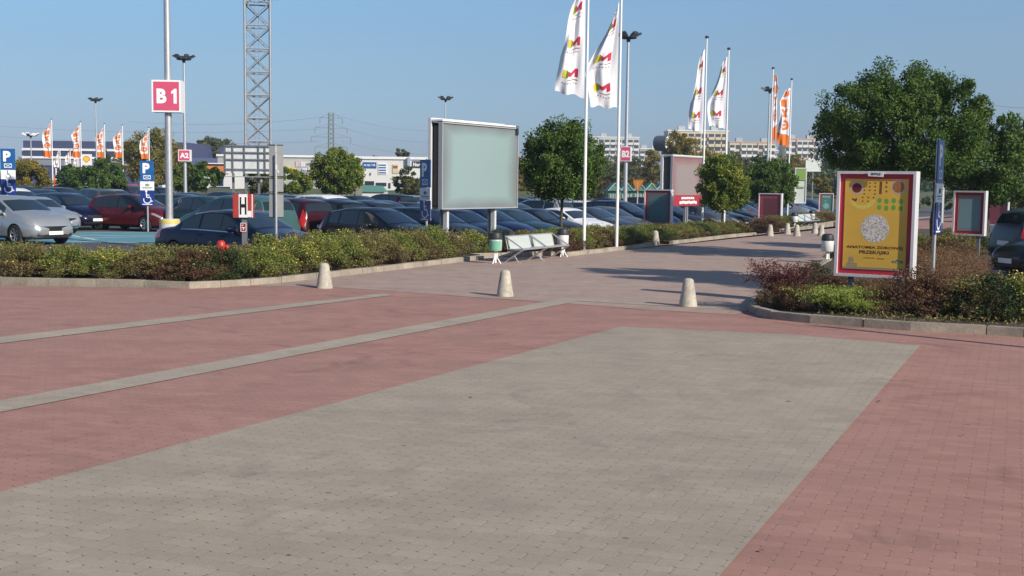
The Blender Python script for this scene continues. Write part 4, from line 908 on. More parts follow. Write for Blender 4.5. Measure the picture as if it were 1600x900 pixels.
b2_ = copy_any(bn); p = G(1246, 357); b2_.location = (p.x, p.y, 0); b2_.scale = (1, 1, 1); tag(b2_, 'far white bench beyond the far bollards', 'bench', 'metal benches')
# bins
def make_bin(green=True):
    root = empty('litter_bin'); mb = MB(); mb.lathe([(.15, .34), (.165, .36), (.17, .62), (.16, .64)], n=20); mb.build('drum', M_binw if not green else M_seat, root, smooth=40)
    if green:
        g_ = MB(); t0 = 190; n = 12; vs = []
        for i in range(n + 1):
            a = R(t0 + 130 * i / n); vs += [(.174 * math.cos(a), .174 * math.sin(a), .37), (.174 * math.cos(a), .174 * math.sin(a), .60)]
        g_.add(vs, [(2 * i, 2 * i + 2, 2 * i + 3, 2 * i + 1) for i in range(n)]); g_.build('green_panel', M_bing, root)
    h_ = MB(); h_.lathe([(.168, .64), (.172, .66), (.172, .70), (.15, .80), (.10, .83), (.001, .835)], n=20); h_.build('hood', M_hood, root, smooth=40)
    l_ = MB()
    for a in (0, 120, 240): l_.path([(.04 * math.cos(R(a)), .04 * math.sin(R(a)), .34), (.05 * math.cos(R(a)), .05 * math.sin(R(a)), .15), (.14 * math.cos(R(a)), .14 * math.sin(R(a)), 0)], .018, 6)
    l_.tube((0, 0, .02), (0, 0, .36), .03); l_.build('stand', M_white, root)
    return root
M_hood = mat('bin_hood', (.03, .033, .036), .5); M_bing = mat('bin_green', (.16, .42, .29), .4); M_binw = mat('bin_white', (.62, .62, .60), .45, var=.1)
b_ = make_bin(True); p = G(774, 412); b_.location = p; tag(b_, 'green and white litter bin with black hood at the left end of the bench', 'litter bin', 'litter bins')
wb = make_bin(False); p = G(879, 401.5); wb.location = p; tag(wb, 'white litter bin with black hood at the right end of the bench', 'litter bin', 'litter bins')
for px, py, lb in ((1292, 412, 'grey litter bin half hidden by the yellow food poster'), (1241, 357.5, 'far litter bin left of the far bench'), (1268, 352, 'far litter bin right of the far bench')):
    o = copy_any(wb); o.location = G(px, py); tag(o, lb, 'litter bin', 'litter bins')
# ------------------------------------------------------------------ parking signs
def wheelchair(mb, cx, cz, s, y, m):
    mb.ring(cx, cz - .12 * s, .20 * s, .055 * s, y, -200, 60, 14, m); mb.disc(cx - .06 * s, cz + .42 * s, .065 * s, y, m=m, n=10)
    mb.bar2(cx - .06 * s, cz + .34 * s, cx - .03 * s, cz + .02 * s, .07 * s, y, m); mb.bar2(cx - .05 * s, cz + .18 * s, cx + .14 * s, cz + .18 * s, .05 * s, y, m)
    mb.bar2(cx - .03 * s, cz + .03 * s, cx + .18 * s, cz + .03 * s, .06 * s, y, m); mb.bar2(cx + .17 * s, cz + .04 * s, cx + .27 * s, cz - .24 * s, .06 * s, y, m); mb.bar2(cx + .25 * s, cz - .24 * s, cx + .34 * s, cz - .21 * s, .05 * s, y, m)
def p_sign(kind, height=3.35, back=False):
    root = empty('parking_sign'); w_ = .54; zt = height
    po = MB(); po.tube((0, .05, 0), (0, .05, zt + .02), .034, n=12); po.build('post', M_galv, root, smooth=50)
    z = zt
    for i, (h, m, nm) in enumerate(((.82, M_blue, 'parking_panel'), (.37, M_sw, 'note_panel'), (.60, M_blued, 'wheelchair_panel'))):
        b_ = MB(); b_.box((0, 0, z - h / 2), (w_, .022, h - .015)); pn = b_.build(nm, M_backp if False else m, root)
        bk = MB(); bk.box((0, .016, z - h / 2), (w_ - .004, .008, h - .02)); bk.box((0, .022, z - h + .06), (w_, .02, .04)); bk.box((0, .022, z - .08), (w_, .02, .04)); bk.build('panel_back', M_backp, root)
        t = MB(); y = -.016
        if i == 0:
            add_text(t, 'P', -.03, z - .30, .40, y, .05); zc = z - .66
            for a in (-1, 1): t.bar2(-.14, zc + a * .07, .14, zc + a * .07, .02, y); t.bar2(a * .13, zc - .07, a * .13, zc + .07, .02, y); t.bar2(-.13, zc - .07 * a, .13, zc + .07 * a, .014, y - .001 * a)
            t.build('marking', M_swm, pn)
        elif i == 1:
            if kind == 'chair': wheelchair(t, 0, z - .20, .36, y, None)
            else:
                for a, q in ((-.05, .09), (.0, .10), (.06, .07)): t.bar2(a, z - .15 - q / 2, a + .01, z - .15 + q / 2, .035, y)
                t.bar2(-.2, z - .25, .2, z - .25, .02, y); t.bar2(-.16, z - .30, .16, z - .30, .012, y)
            t.build('marking', M_dark, pn)
        else:
            wheelchair(t, 0, z - .29, .62, y, None)
            if kind != 'chair': t.bar2(-.19, z - .55, .19, z - .55, .03, y)
            t.build('marking', M_swm, pn)
        z -= h
    return root
M_backp = mat('panel_back_grey', (.30, .31, .31), .55, var=.08)
def place_sign(root, px, Y, rot, label, z=None):
    x = X(px, Y); root.location = (x, Y, .08 if z is None else z); root.rotation_euler = (0, 0, rot); tag(root, label, 'parking sign', 'parking signs')
def htop(px, py, Y): return W(px, py, Y).z
place_sign(p_sign('chair', htop(15, 232, 46)), 15, 46, R(12), 'blue parking sign at the left edge with two wheelchair panels below', z=0)
place_sign(p_sign('note', htop(231, 251, 47.5)), 231, 47.5, R(10), 'blue parking sign standing in front of the red hatchback', z=0)
place_sign(p_sign('note', htop(664, 249, 34.6) - .08), 664, 34.6, R(-52), 'navy parking sign in shade left of the big billboard')
s_ = p_sign('note', htop(1462, 218, 22.6) - .08); place_sign(s_, 1460, 22.6, R(59), 'narrow edge-on blue parking sign right of the yellow food poster')
so_ = p_sign('note', 3.1); so_.location = (8.75, 13.95, 0); so_.rotation_euler = (0, 0, R(-50)); tag(so_, 'blue parking sign beyond the right picture edge, only its shadow shows', 'parking sign', 'parking signs')
# double panel seen from behind
root = empty('parking_sign', (X(432, 28.2), 28.2, .08), R(0), 'grey backs of two sign stacks on one post in the hedge', 'parking sign', 'parking signs')
zt = htop(432, 225, 28.2) - .08; po = MB(); po.tube((0, -.02, 0), (0, -.02, zt - .25), .033, n=12); po.build('post', M_galv, root, smooth=50)
po = MB(); po.box((.02, -.058, zt - .55), (.04, .01, .12)); po.box((.06, -.03, zt - .65), (.03, .01, .06)); po.build('clamp', M_white, root)
for sx_, wd, rz in ((-.095, .15, R(-8)), (.095, .145, R(6))):
    z = zt
    for h in (.78, .37, .60):
        b_ = MB(); b_.box((sx_, .03, z - h / 2), (wd, .02, h - .015), rz); pn = b_.build('panel', M_backp, root)
        t = MB(); t.box((sx_, .018, z - .02), (wd + .008, .03, .012), rz); t.box((sx_, .018, z - h + .02), (wd + .008, .03, .012), rz); t.build('panel_frame', M_dark, pn)
        z -= h
# H sign box on post
Yh = 27.2; px = 381.5; xh = X(px, Yh); zt = htop(px, 303, Yh); zb_ = htop(px, 340, Yh); wd = 31 / F * Yh; zc = (zt + zb_) / 2; hh = zt - zb_
root = empty('hydrant_sign', (xh, Yh, .08), 0, 'red box sign with black letter H on white above the hedge', 'sign'); o_ = -.08
b_ = MB(); b_.box((0, 0, zc + o_), (wd, .16, hh)); bx = b_.build('sign_box', mat('hredbox', (.40, .045, .035), .5, var=.1), root)
t = MB(); t.box((-.0 * wd + .015 * wd, -.085, zc + o_), (wd * .44, .008, hh * .98)); t.box((wd * .47, -.085, zc + o_), (wd * .05, .008, hh * .98)); t.box((wd * .35, -.085, zc - hh * .34 + o_), (wd * .22, .008, hh * .26)); t.build('white_panel', M_sw, bx)
t = MB(); add_text(t, 'H', wd * .015, zc + o_, hh * .74, -.0915, .03, width=wd * .34); t.build('lettering', M_black, bx)
t = MB(); t.tube((-wd * .3, 0, zt + o_ + .04), (wd * .3, 0, zt + o_ + .04), .01); [t.tube((a * wd, 0, zt + o_), (a * wd, 0, zt + o_ + .05), .01) for a in (-.2, .2)]; t.build('top_bar', M_galvd, root)
po = MB(); po.box((.015, .02, zb_ / 2 + o_), (.11, .09, zb_)); po.build('post', M_galvd, root)
t = MB(); z = htop(px, 355, Yh) + o_; t.box((.0, -.035, z), (.135, .012, .20)); q = t.build('small_plate', mat('plate_red', (.30, .01, .02), .4), root)
t = MB(); y = -.044; t.bar2(-.06, z + .095, .06, z + .095, .012, y); t.bar2(-.06, z - .095, .06, z - .095, .012, y); t.bar2(-.06, z - .095, -.06, z + .095, .012, y); t.bar2(.06, z - .095, .06, z + .095, .012, y); t.bar2(-.04, z - .01, .04, z - .01, .016, y - .001); t.bar2(0, z - .06, 0, z - .01, .016, y - .002); t.bar2(-.03, z + .03, 0, z + .06, .016, y); t.build('marking', M_swm, q)
# hydrant
Yy = 24.35; root = empty('fire_hydrant', (X(346, Yy), Yy, .06), .4, 'bright red hydrant with bulbous caps poking out of the hedge', 'hydrant'); MH = mat('hydrant_red', (.50, .03, .02), .35, var=.1, scale=9)
zz = htop(346, 376, Yy) - .06; b_ = MB(); b_.lathe([(.07, 0), (.075, zz - .25), (.085, zz - .22), (.095, zz - .12), (.08, zz - .03), (.05, zz), (.001, zz + .005)], n=18); b_.build('barrel', MH, root, smooth=50)
for a, s2 in ((-20, 1), (190, .7), (250, .9)):
    c_ = MB(); M_ = Matrix.Rotation(R(a), 4, 'Z') @ Matrix.Rotation(R(90), 4, 'Y'); c_.lathe([(.04, .04), (.05, .09), (.058, .10), (.058, .14), (.04, .155), (.001, .16)], (0, 0, zz - .14), 14, M=M_ @ Matrix.Scale(s2, 4)); c_.build('cap', MH, root, smooth=50)
# drain cover by the kerb
p = G(325, 441); mb = MB(); mb.lathe([(.30, 0), (.30, .035), (.27, .045), (.001, .045)], (p.x, p.y + .15, .08), 20); tag(mb.build('manhole_cover', M_galvd), 'flat dark round cover in the bed beside the red hydrant', 'manhole cover')
# ------------------------------------------------------------------ posters
def citylight(px, Y, pyt, pyb, wpx, th, label, bgm=None, art=None, pos=0.0, red=M_redp, legs=True, depth=.26, name='poster_display'):
    zt = htop(px, pyt, Y); zb = htop(px, pyb, Y); h = zt - zb; root = empty(name, (X(px, Y), Y, .08 if Y < 60 else 0), th, label, 'poster display')
    wd = wpx / F * Y / max(.2, math.cos(th + math.atan2(px - 800, F))); z0 = zb - root.location.z; fr = .048; t = MB(); D = depth
    for a in (-1, 1): t.box((a * (wd / 2 - fr / 2), 0, z0 + h / 2), (fr, D, h))
    t.box((0, 0, z0 + h - fr / 2), (wd - 2 * fr, D, fr)); t.box((0, 0, z0 + fr / 2), (wd - 2 * fr, D, fr)); t.build('frame', M_alu, root)
    r_ = MB(); b = .085; iw = wd - 2 * fr; ih = h - 2 * fr; yy = -D / 2 + .045
    r_.box((0, yy + .06, z0 + h / 2), (iw, .10, ih)); r_.build('backing', M_redp if red is M_redp else red, root)
    p_ = MB(); p_.box((0, yy + .0055, z0 + h / 2), (iw - 2 * b, .010, ih - 2 * b)); ps = p_.build('poster', bgm, root)
    if legs:
        l_ = MB()
        for a in (-1, 1): l_.box((a * wd * .3, 0, z0 / 2 - .05), (.09, .08, z0 + .1))
        l_.build('leg', M_galvd, root) if z0 > .05 else None
    if art: art(root, ps, iw - 2 * b, ih - 2 * b, z0 + h / 2, yy)
    return root
def food_art(root, ps, w_, h_, zc, y):
    U = lambda u: (u - .5) * w_; V = lambda v: zc + (.5 - v) * h_; yy = y
    def part(nm, c, fn, k=0, rough=.5): t = MB(); fn(t, yy - .0001 - .00018 * k); t.build(nm, mat('art_' + nm, c, rough, var=.15, scale=30), ps)
    part('bowl', (.62, .45, .38), lambda t, y: (t.disc(U(.19), V(.10), .105 * w_, y, n=28), t.disc(U(.845), V(.085), .118 * w_, y, n=28)), 0)
    part('ketchup', (.16, .012, .015), lambda t, y: t.disc(U(.19), V(.10), .078 * w_, y, n=24), 4)
    part('mustard', (.38, .16, .05), lambda t, y: t.disc(U(.845), V(.085), .092 * w_, y, n=24), 4)
    def seeds(t, y):
        for r_ in range(6):
            for c in range(3):
                if (r_ * 3 + c) % 7 == 3 or (r_ < 2 and c == 0): continue
                t.disc(U(.31 + .085 * c + (.0 if r_ < 4 else -.02)), V(.045 + .04 * r_), .013 * w_, y, n=8)
    part('seeds', (.03, .02, .012), seeds)
    part('cinnamon', (.20, .07, .025), lambda t, y: t.plate([(U(.545), V(.165)), (U(.585), V(.165)), (U(.59), V(.03)), (U(.55), V(.025))], y))
    part('nuts', (.22, .09, .03), lambda t, y: [t.disc(U(a), V(b), .018 * w_, y, n=7) for a, b in ((.66, .04), (.655, .085), (.66, .135), (.13, .225), (.155, .235), (.185, .225), (.175, .24))])
    def leaves_(t, y):
        for r_ in range(2):
            for c in range(4): t.disc(U(.555 + .112 * c), V(.235 + .075 * r_ + .008 * ((c * 3) % 2)), .036 * w_, y, n=12, rz=.030 * h_)
    part('green_leaves', (.16, .42, .06), leaves_)
    part('banana', (.80, .62, .12), lambda t, y: t.ring(U(.28), V(.175), .17 * w_, .062 * w_, y, 210, 335, 14))
    # puffed rice cake: flat disc with grains
    part('rice_cake', (.62, .56, .47), lambda t, y: t.disc(U(.50), V(.545), .225 * w_, y, n=36), 1)
    r_ = random.Random(3)
    def grains(t, y):
        for _ in range(190):
            a = r_.uniform(0, 6.28); q = .215 * w_ * math.sqrt(r_.random()); t.disc(U(.50) + q * math.cos(a), V(.545) + q * math.sin(a), r_.uniform(.010, .02) * w_, y - r_.uniform(0, .0004), .0009, 6)
    part('rice_grains', (.80, .76, .68), grains, 5)
    def crumbs(t, y):
        for _ in range(60):
            a = r_.uniform(0, 6.28); q = .21 * w_ * math.sqrt(r_.random()); t.disc(U(.50) + q * math.cos(a), V(.545) + q * math.sin(a), r_.uniform(.006, .012) * w_, y, .0008, 5)
    part('crumbs', (.30, .26, .20), crumbs, 9)
    t = MB(); add_text(t, 'ANATOMIA ZDROWEJ', U(.50), V(.758), .040 * h_, yy - .0004, .035, width=.90 * w_); add_text(t, 'PRZEK\u0104SKI', U(.50), V(.812), .050 * h_, yy - .0004, .035, width=.47 * w_); add_text(t, 'KUPIEC.PL', U(.43), V(.872), .011 * h_, yy - .0004, .02, width=.18 * w_); t.bar2(U(.55), V(.876), U(.67), V(.876), .008 * h_, yy - .0004)
    t.build('lettering', mat('letter_brown', (.10, .02, .015), .5), ps)
    t = MB(); t.plate([(U(.79), V(.915)), (U(.96), V(.915)), (U(.96), V(.893)), (U(.90), V(.89)), (U(.875), V(.875)), (U(.85), V(.89)), (U(.79), V(.893))], yy - .0004); e_ = t.build('emblem', mat('emblem_green', (.01, .12, .05), .4), ps)
    t = MB(); add_text(t, 'KUPIEC', U(.875), V(.904), .011 * h_, yy - .0008, .02, width=.13 * w_); t.build('emblem_lettering', M_swm, ps)
    t = MB(); t.plate([(U(.06), V(.975)), (U(.24), V(.975)), (U(.24), V(.93)), (U(.18), V(.93)), (U(.18), V(.865)), (U(.10), V(.865)), (U(.09), V(.93)), (U(.06), V(.93))], yy - .0002); t.build('pack_picture', mat('art_pack', (.45, .33, .17), .5, var=.3, scale=25), ps)
    t = MB(); t.plate([(U(0), V(1.0)), (U(1), V(1.0)), (U(1), V(.975)), (U(0), V(.975))], yy - .0002); t.build('bottom_strip', mat('art_strip', (.36, .28, .17), .5), ps)
    t = MB(); t.box((-.0, -.150, zc + h_ / 2 + .083), (.26, .012, .085), M=Matrix.Rotation(R(3), 4, 'Y')); q = t.build('owner_plate', M_sw, root)
    t = MB(); add_text(t, 'ams', 0, zc + h_ / 2 + .083, .040, -.159, .015, width=.17, rot=R(-3)); t.build('plate_lettering', M_black, q)
M_yel = mat('poster_yellow', (.78, .47, .07), .4, var=.07, scale=3)
citylight(1364, 20.5, 267.5, 433, 117, R(-32), 'big yellow food poster in a red and white frame lettered ANATOMIA ZDROWEJ PRZEKASKI', M_yel, food_art)
def soft(nm, c1, c2, scale=1.2, w2=.35):
    t = NT(nm); tc = t.new('ShaderNodeTexCoord'); sp = t.new('ShaderNodeSeparateXYZ'); t.l(tc.outputs['Generated'], sp.inputs[0])
    fx = t.math('ABSOLUTE', t.math('SUBTRACT', sp.outputs[0], .5)); fz = t.math('ABSOLUTE', t.math('SUBTRACT', sp.outputs[2], .5)); e_ = t.math('MAXIMUM', fx, fz)
    nn = t.noise(tc.outputs['Object'], scale, 2, .4); e2 = t.math('ADD', e_, t.math('MULTIPLY_ADD', nn, .16, -.08))
    t.l(t.ramp(e2, [(.0, c1), (w2, c1), (.5, c2)]), t.b.inputs['Base Color']); t.b.inputs['Roughness'].default_value = .35; return t.m
citylight(1028, 55, 296, 355, 42, R(-30), 'teal poster display standing left of the second billboard', soft('poster_teal', (.10, .19, .18), (.22, .09, .11)))
citylight(1203, 62, 302, 346, 35, R(-30), 'pink poster display beneath the dark green round tree', soft('poster_pinkish', (.16, .05, .06), (.36, .09, .12)))
citylight(1512, 34.5, 298, 368, 47, R(-36), 'bluish poster display in a red and white frame behind the thin blue sign', soft('poster_bluish', (.24, .38, .40), (.34, .24, .26)))
citylight(1556, 58, 313, 352, 34, R(-36), 'pink poster display half hidden behind the bluish one', soft('poster_rose', (.30, .07, .09), (.38, .08, .11)))
def sage(root, ps, w_, h_, zc, y):
    t = MB(); t.disc(0, zc - .2 * h_, .28 * w_, y - .003, n=20); t.disc(-.05, zc + .12 * h_, .08 * w_, y - .003); t.build('picture', mat('art_sage', (.20, .36, .32), .5), ps)
    t = MB(); [t.bar2((-.3 + .15 * k) * w_, zc + .36 * h_, (-.3 + .15 * k) * w_, zc + .46 * h_, .06, y - .003) for k in range(5)]; t.build('lettering', mat('art_sagel', (.35, .45, .42), .5), ps)
citylight(1290, 78, 302, 332, 22, R(-14), 'small green poster display far away left of the food poster', soft('poster_green', (.06, .20, .17), (.05, .16, .15)), sage)
# ------------------------------------------------------------------ billboards
def billboard(px0, px1, pyt, pyb, Y, th, label, face, depth=.35, posts=(), strip=None, back_gap=None, frame=M_alu, name='billboard', fr=.07):
    pc = (px0 + px1) / 2; zt = htop(pc, pyt, Y); zb = htop(pc, pyb, Y); h = zt - zb; gx = X(pc, Y)
    wd = (px1 - px0) / F * Y / math.cos(th + math.atan2(pc - 800, F))
    root = empty(name, (gx, Y, 0), th, label, 'billboard'); D = depth; t = MB()
    for a in (-1, 1): t.box((a * (wd / 2 - fr / 2), 0, zb + h / 2), (fr, D, h))
    t.box((0, 0, zt - fr / 2), (wd - 2 * fr, D, fr)); t.box((0, 0, zb + fr / 2), (wd - 2 * fr, D, fr)); t.build('frame', frame, root)
    t = MB(); t.box((0, -D / 2 + .06, zb + h / 2), (wd - 2 * fr, .04, h - 2 * fr)); fc = t.build('face', face, root)
    t = MB(); t.box((0, .05, zb + h / 2), (wd - 2 * fr, .12, h - 2 * fr)); t.build('housing', M_dark, root)
    return root, wd, zb, zt, fc
M_bb = soft('billboard_sage', (.25, .345, .345), (.17, .19, .20), .5, .36)
th_ = R(58)
M_frg = mat('frame_grey', (.40, .41, .42), .4, .1, var=.06)
rt, wd, zb, zt, fc = billboard(690, 808, 195.5, 326, 36.3, th_, 'large pale green billboard on two steel posts behind the hedge', M_bb, .14, fr=.035, frame=M_frg)
hh = zt - zb; zc = (zt + zb) / 2
t = MB(); t.box((-wd / 2 + .12, .19, zc), (.06, .26, hh - .2)); t.box((0, .22, zc), (wd - .3, .10, hh - .16)); t.build('housing', M_dark, rt)
t = MB()
for a_ in (-1, 1): t.box((a_ * (wd / 2 - .02), .38, zc + .06), (.09, .10, hh + .10))
t.box((0, .38, zt + .09), (wd - .1, .10, .07)); t.box((0, .38, zb + .03), (wd - .1, .10, .07)); t.build('rear_frame', M_alu, rt)
t = MB(); t.box((0, .40, zc), (wd - .14, .04, hh)); t.build('rear_face', M_galvd, rt)
t = MB(); t.box((0, .16, zt + .045), (wd + .02, .48, .05)); t.build('top_cover', M_white, rt)
for px, py in ((703, 371), (777, 366)):
    # where the ray of this post meets the panel plane
    c0_, s0_ = math.cos(th_), math.sin(th_); d_ = W(px, 340, 1.0); tx = d_.x
    u_ = (tx * rt.location.y - rt.location.x) / (c0_ - tx * s0_)
    t = MB(); t.box((u_, .14, zb / 2 - .01), (.10, .14, zb + .02)); t.build('post', M_alu, rt); t = MB(); t.box((u_ + .02, .32, zb / 2 - .01), (.10, .06, zb + .02)); t.build('post', M_galvd, rt)
# second billboard with red text strip
rt, wd, zb, zt, fc = billboard(1048, 1094, 245, 322, 57, R(55), 'second billboard, greyish picture above a red lettered strip', soft('billboard_grey', (.26, .22, .21), (.24, .10, .10), 1.0, .3), .12, fr=.03, frame=M_frg)
t = MB(); t.box((0, -.08, zb + .27), (wd - .1, .03, .52)); q = t.build('text_strip', mat('strip_red', (.34, .03, .045), .4), rt)
t = MB(); [t.box((-.05 + (j - 3) * wd * .062, -.102, zb + .38 + .01 * (j % 2)), (wd * .045, .02, .10)) for j in range(7)]; [t.box((0 + (j - 4.5) * wd * .058, -.102, zb + .17 + .012 * (j % 3)), (wd * .046, .02, .13)) for j in range(10)]; t.build('lettering', M_swm, q)
t = MB(); t.box((-wd / 2 + .02, .52, (zb + zt) / 2 + .05), (.10, .12, zt - zb)); t.box((0, .25, zt + .04), (wd, .6, .06)); t.build('rear_frame', M_alu, rt)
t = MB(); t.box((0, .30, (zb + zt) / 2), (wd - .2, .3, zt - zb - .1)); t.build('rear_panel', M_dark, rt)
for xl in (-.02, .17): t = MB(); t.box((xl, .05, zb / 2), (.08, .12, zb)); t.build('post', M_galv, rt)
# white board seen from behind with dark lattice frame
Yb = 88; root = empty('billboard', (X(391, Yb), Yb, lot_z(X(391, Yb))), 0, 'back of a big white billboard with a dark lattice frame left of the grey signs', 'billboard'); k = Yb / F; zt = htop(390, 227, Yb) - root.location.z; zb = htop(390, 271, Yb) - root.location.z
t = MB(); t.box((0, .05, (zt + zb) / 2), (82 * k, .08, zt - zb)); t.build('board', mat('board_white', (.62, .64, .64), .5, var=.15, scale=2), root)
t = MB()
for a in (-38, -26, -8, 14, 24, 34): t.box((a * k, -.06, (zt + zb) / 2), (.07, .10, zt - zb + (.5 if a in (-26, 14) else 0)))
for a in (.02, .25, .5, .85): t.box((0, -.12, zt + (zb - zt) * a), (82 * k, .08, .07))
t.build('support_frame', M_galvd, root)
for a in (-26, -6, 14): t = MB(); t.box((a * k, .0, zb / 2), (.16, .16, zb)); t.build('post', M_galvd, root)
t = MB(); t.box((-2 * k, -.3, zb - .25), (70 * k, .6, .06)); t.build('walkway', M_galv, root)
# far white boards
for px0, px1, pyt, pyb, Y, th, lb, cc in ((1240, 1258, 262, 318, 76, R(-10), 'tall narrow white advertising board with a green top right of the dark round tree', 1), (1257, 1280, 250, 268, 140, R(0), 'small white billboard high above the far trees', 0)):
    rt, wd, zb, zt, fc = billboard(px0, px1, pyt, pyb, Y, th, lb, mat('board_far%d' % cc, (.62, .66, .60), .5, var=.06), .2)
    if cc: t = MB(); t.box((0, -.10, zt - .45), (wd - .14, .02, .7)); t.box((.0, -.10, zt - 1.25), (wd - .3, .02, .1)); t.build('picture', mat('art_lime', (.22, .36, .08), .5), fc)
    t = MB(); t.box((0, .02, zb / 2), (.12, .12, zb)); t.build('post', M_galvd, rt)
# yield sign seen from behind
Yt = 62; x = X(995, Yt); zt = htop(995, 281, Yt); zb = htop(995, 299, Yt); w2 = 20 / F * Yt / 2
root = empty('yield_sign', (x, Yt, -.2), 0, 'orange-brown triangular road sign pointing down on a grey post', 'road sign'); t = MB(); t.plate([(-w2, zt + .2), (w2, zt + .2), (0, zb + .2)], -.03, .02); q = t.build('triangle', mat('yield_orange', (.42, .17, .015), .5), root)
t = MB(); t.bar2(-w2, zt + .2, w2, zt + .2, .04, -.036); t.bar2(-w2, zt + .2, 0, zb + .2, .04, -.037); t.bar2(w2, zt + .2, 0, zb + .2, .04, -.038); t.build('rim', mat('yield_rim', (.36, .06, .02), .5), q)
t = MB(); t.tube((0, 0, 0), (0, 0, zt + .1), .035); t.build('post', M_galv, root)
# ------------------------------------------------------------------ flood light masts
def lamp_head(root, z, s=1.0, mlamp=None, n=6):
    t = MB(); t.lathe([(.12 * s, -.25), (.12 * s, 0), (.05 * s, .05)], (0, 0, z), 10); t.ring; t.lathe([(.50 * s, -.02), (.54 * s, 0), (.50 * s, .03), (.46 * s, 0)], (0, 0, z - .05), 16)
    for a in range(3): t.box((0, 0, z - .05), (1.0 * s, .05, .04), R(60 * a))
    t.build('crown_ring', M_dark, root)
    for k in range(n):
        a = 2 * math.pi * k / n; t = MB(); M_ = Matrix.Rotation(a, 4, 'Z') @ Matrix.Rotation(R(-28), 4, 'Y'); c = Vector((.58 * s * math.cos(a), .58 * s * math.sin(a), z + .14 * s))
        t.box(c, (.46 * s, .34 * s, .14 * s), M=M_, taper=.8); h_ = t.build('floodlight', M_dark if mlamp is None else mlamp, root)
        g_ = MB(); g_.box(c - (M_ @ Vector((0, 0, .075 * s))), (.38 * s, .28 * s, .012), M=M_); g_.build('lamp_glass', M_lampg, h_)
def mast(px, Y, pytop, label, r0=.10, r1=.05, lamps=True, z0=None, sign=None, s=1.0, base=False, mlamp=None, n=6, pbase=None):
    x = X(px, Y); z0 = lot_z(x) if z0 is None else z0; p = W(pbase or px, pytop, Y); h = p.z - z0
    root = empty('lamp_post', (x, Y, z0), 0, label, 'lamp post', 'floodlight masts of the car park'); t = MB(); t.tube((0, 0, 0), (0, 0, h), r0, r1, 14); t.build('pole', M_galv, root, smooth=50)
    if lamps: lamp_head(root, h, s, mlamp, n)
    if base: t = MB(); t.lathe([(.31, 0), (.31, .82), (.30, .92), (.27, .94), (.1, .94)], n=24); b_ = t.build('concrete_base', mat('base_white', (.55, .54, .50), .7, var=.1), root, smooth=40); t = MB(); t.lathe([(.3125, .80), (.3125, .90), (.3035, .925)], n=24); t.build('yellow_band', mat('band_y', (.62, .50, .15), .6, var=.1), b_, smooth=40)
    if sign:
        txt, pyt, pyb, wpx, rz = sign; zt = htop(px, pyt, Y) - z0; zb = htop(px, pyb, Y) - z0; wd = wpx / F * Y / (abs(math.cos(rz)) + .3 * abs(math.sin(rz)))
        t = MB(); t.box((0, 0, (zt + zb) / 2), (wd, wd * .55, zt - zb), rz); bx = t.build('sign_box', M_sw, root)
        ca, sa = math.cos(rz), math.sin(rz)
        def rot(mb): mb.v = [(v[0] * ca - v[1] * sa, v[0] * sa + v[1] * ca, v[2]) for v in mb.v]; return mb
        for sd in (1, -1):
            t = MB(); hh = zt - zb; b = wd * .06; t.box((0, 0, (zt + zb) / 2), (wd - 2 * b, wd * .55 + .012, hh - 2 * b)); 
        rot(t).build('pink_face', M_pink, bx)
        t = MB(); yy_ = -wd * .275 - .012; zc_ = (zt + zb) / 2
        if txt == 'B 1':
            q_ = hh * .46; add_text(t, 'B', -wd * .16, zc_, q_, yy_, .05, width=wd * .34); a_ = wd * .27
            t.plate([(a_ - .02 * wd, zc_ - q_ / 2), (a_ + .09 * wd, zc_ - q_ / 2), (a_ + .09 * wd, zc_ + q_ / 2), (a_ + .01 * wd, zc_ + q_ / 2), (a_ - .10 * wd, zc_ + q_ * .30), (a_ - .10 * wd, zc_ + q_ * .14), (a_ - .02 * wd, zc_ + q_ * .22)], yy_)
        else: add_text(t, txt, 0, zc_, hh * .46, yy_, .05, width=wd * .72)
        rot(t).build('lettering', M_swm, bx)
    return root
mast(265.5, 36.5, -70, 'nearest round lamp pole on a concrete drum with the pink B1 sign', .115, .09, sign=('B 1', 126, 176, 45, R(4)), base=True, s=1.1, pbase=265.5)
mast(290, 82, 92, 'tall floodlight mast with a pink A2 sign left of the lattice tower', .13, .07, sign=('A2', 234, 252, 19, R(3)), s=.95)
mast(976, 66, 58, 'tall floodlight mast with a pink B2 sign behind the near flags', .13, .07, sign=('B2', 229, 252, 17, R(-14)), s=.9)
mast(695, 116, 155, 'floodlight mast showing above the big billboard', .12, .06, s=.95)
mast(152, 124, 157, 'floodlight mast far away above the left orange flags', .12, .06, s=.95)
mast(1197, 102, 141, 'floodlight mast beside the right orange flags', .12, .06, s=.95, z0=-.2)
mast(50, 170, 212, 'street lamp with white lamp heads at the far left', .12, .07, s=1.5, mlamp=M_white, n=4)
mast(1469, 60, 200, 'grey lamp pole half hidden in the tall tree crown', .14, .12, lamps=False, z0=0)
# ------------------------------------------------------------------ lattice tower
Yl = 98; x0 = X(404, Yl); k = Yl / F; root = empty('lattice_tower', (x0, Yl, -.3), R(12), 'tall steel lattice tower left of centre rising out of the picture', 'lattice tower'); ht = 18.6; hw = 1.0
M_tow = mat('tower_steel', (.36, .38, .40), .45, .4, var=.15)
legs = [(-hw, -hw), (hw, -hw), (hw, hw), (-hw, hw)]
for lx, ly in legs: t = MB(); t.tube((lx, ly, 0), (lx, ly, ht), .105, .095, 8); t.build('leg', M_tow, root, smooth=50)
t = MB(); nz = 10
for i in range(nz):
    za, zb = ht * i / nz, ht * (i + 1) / nz
    for a in range(4):
        p, q = legs[a], legs[(a + 1) % 4]; t.tube((*p, zb), (*q, zb), .06, n=5)
        if (i + a) % 1 == 0: t.tube((*p, za), (*q, zb), .048, n=5); t.tube((*q, za), (*p, zb), .048, n=5)
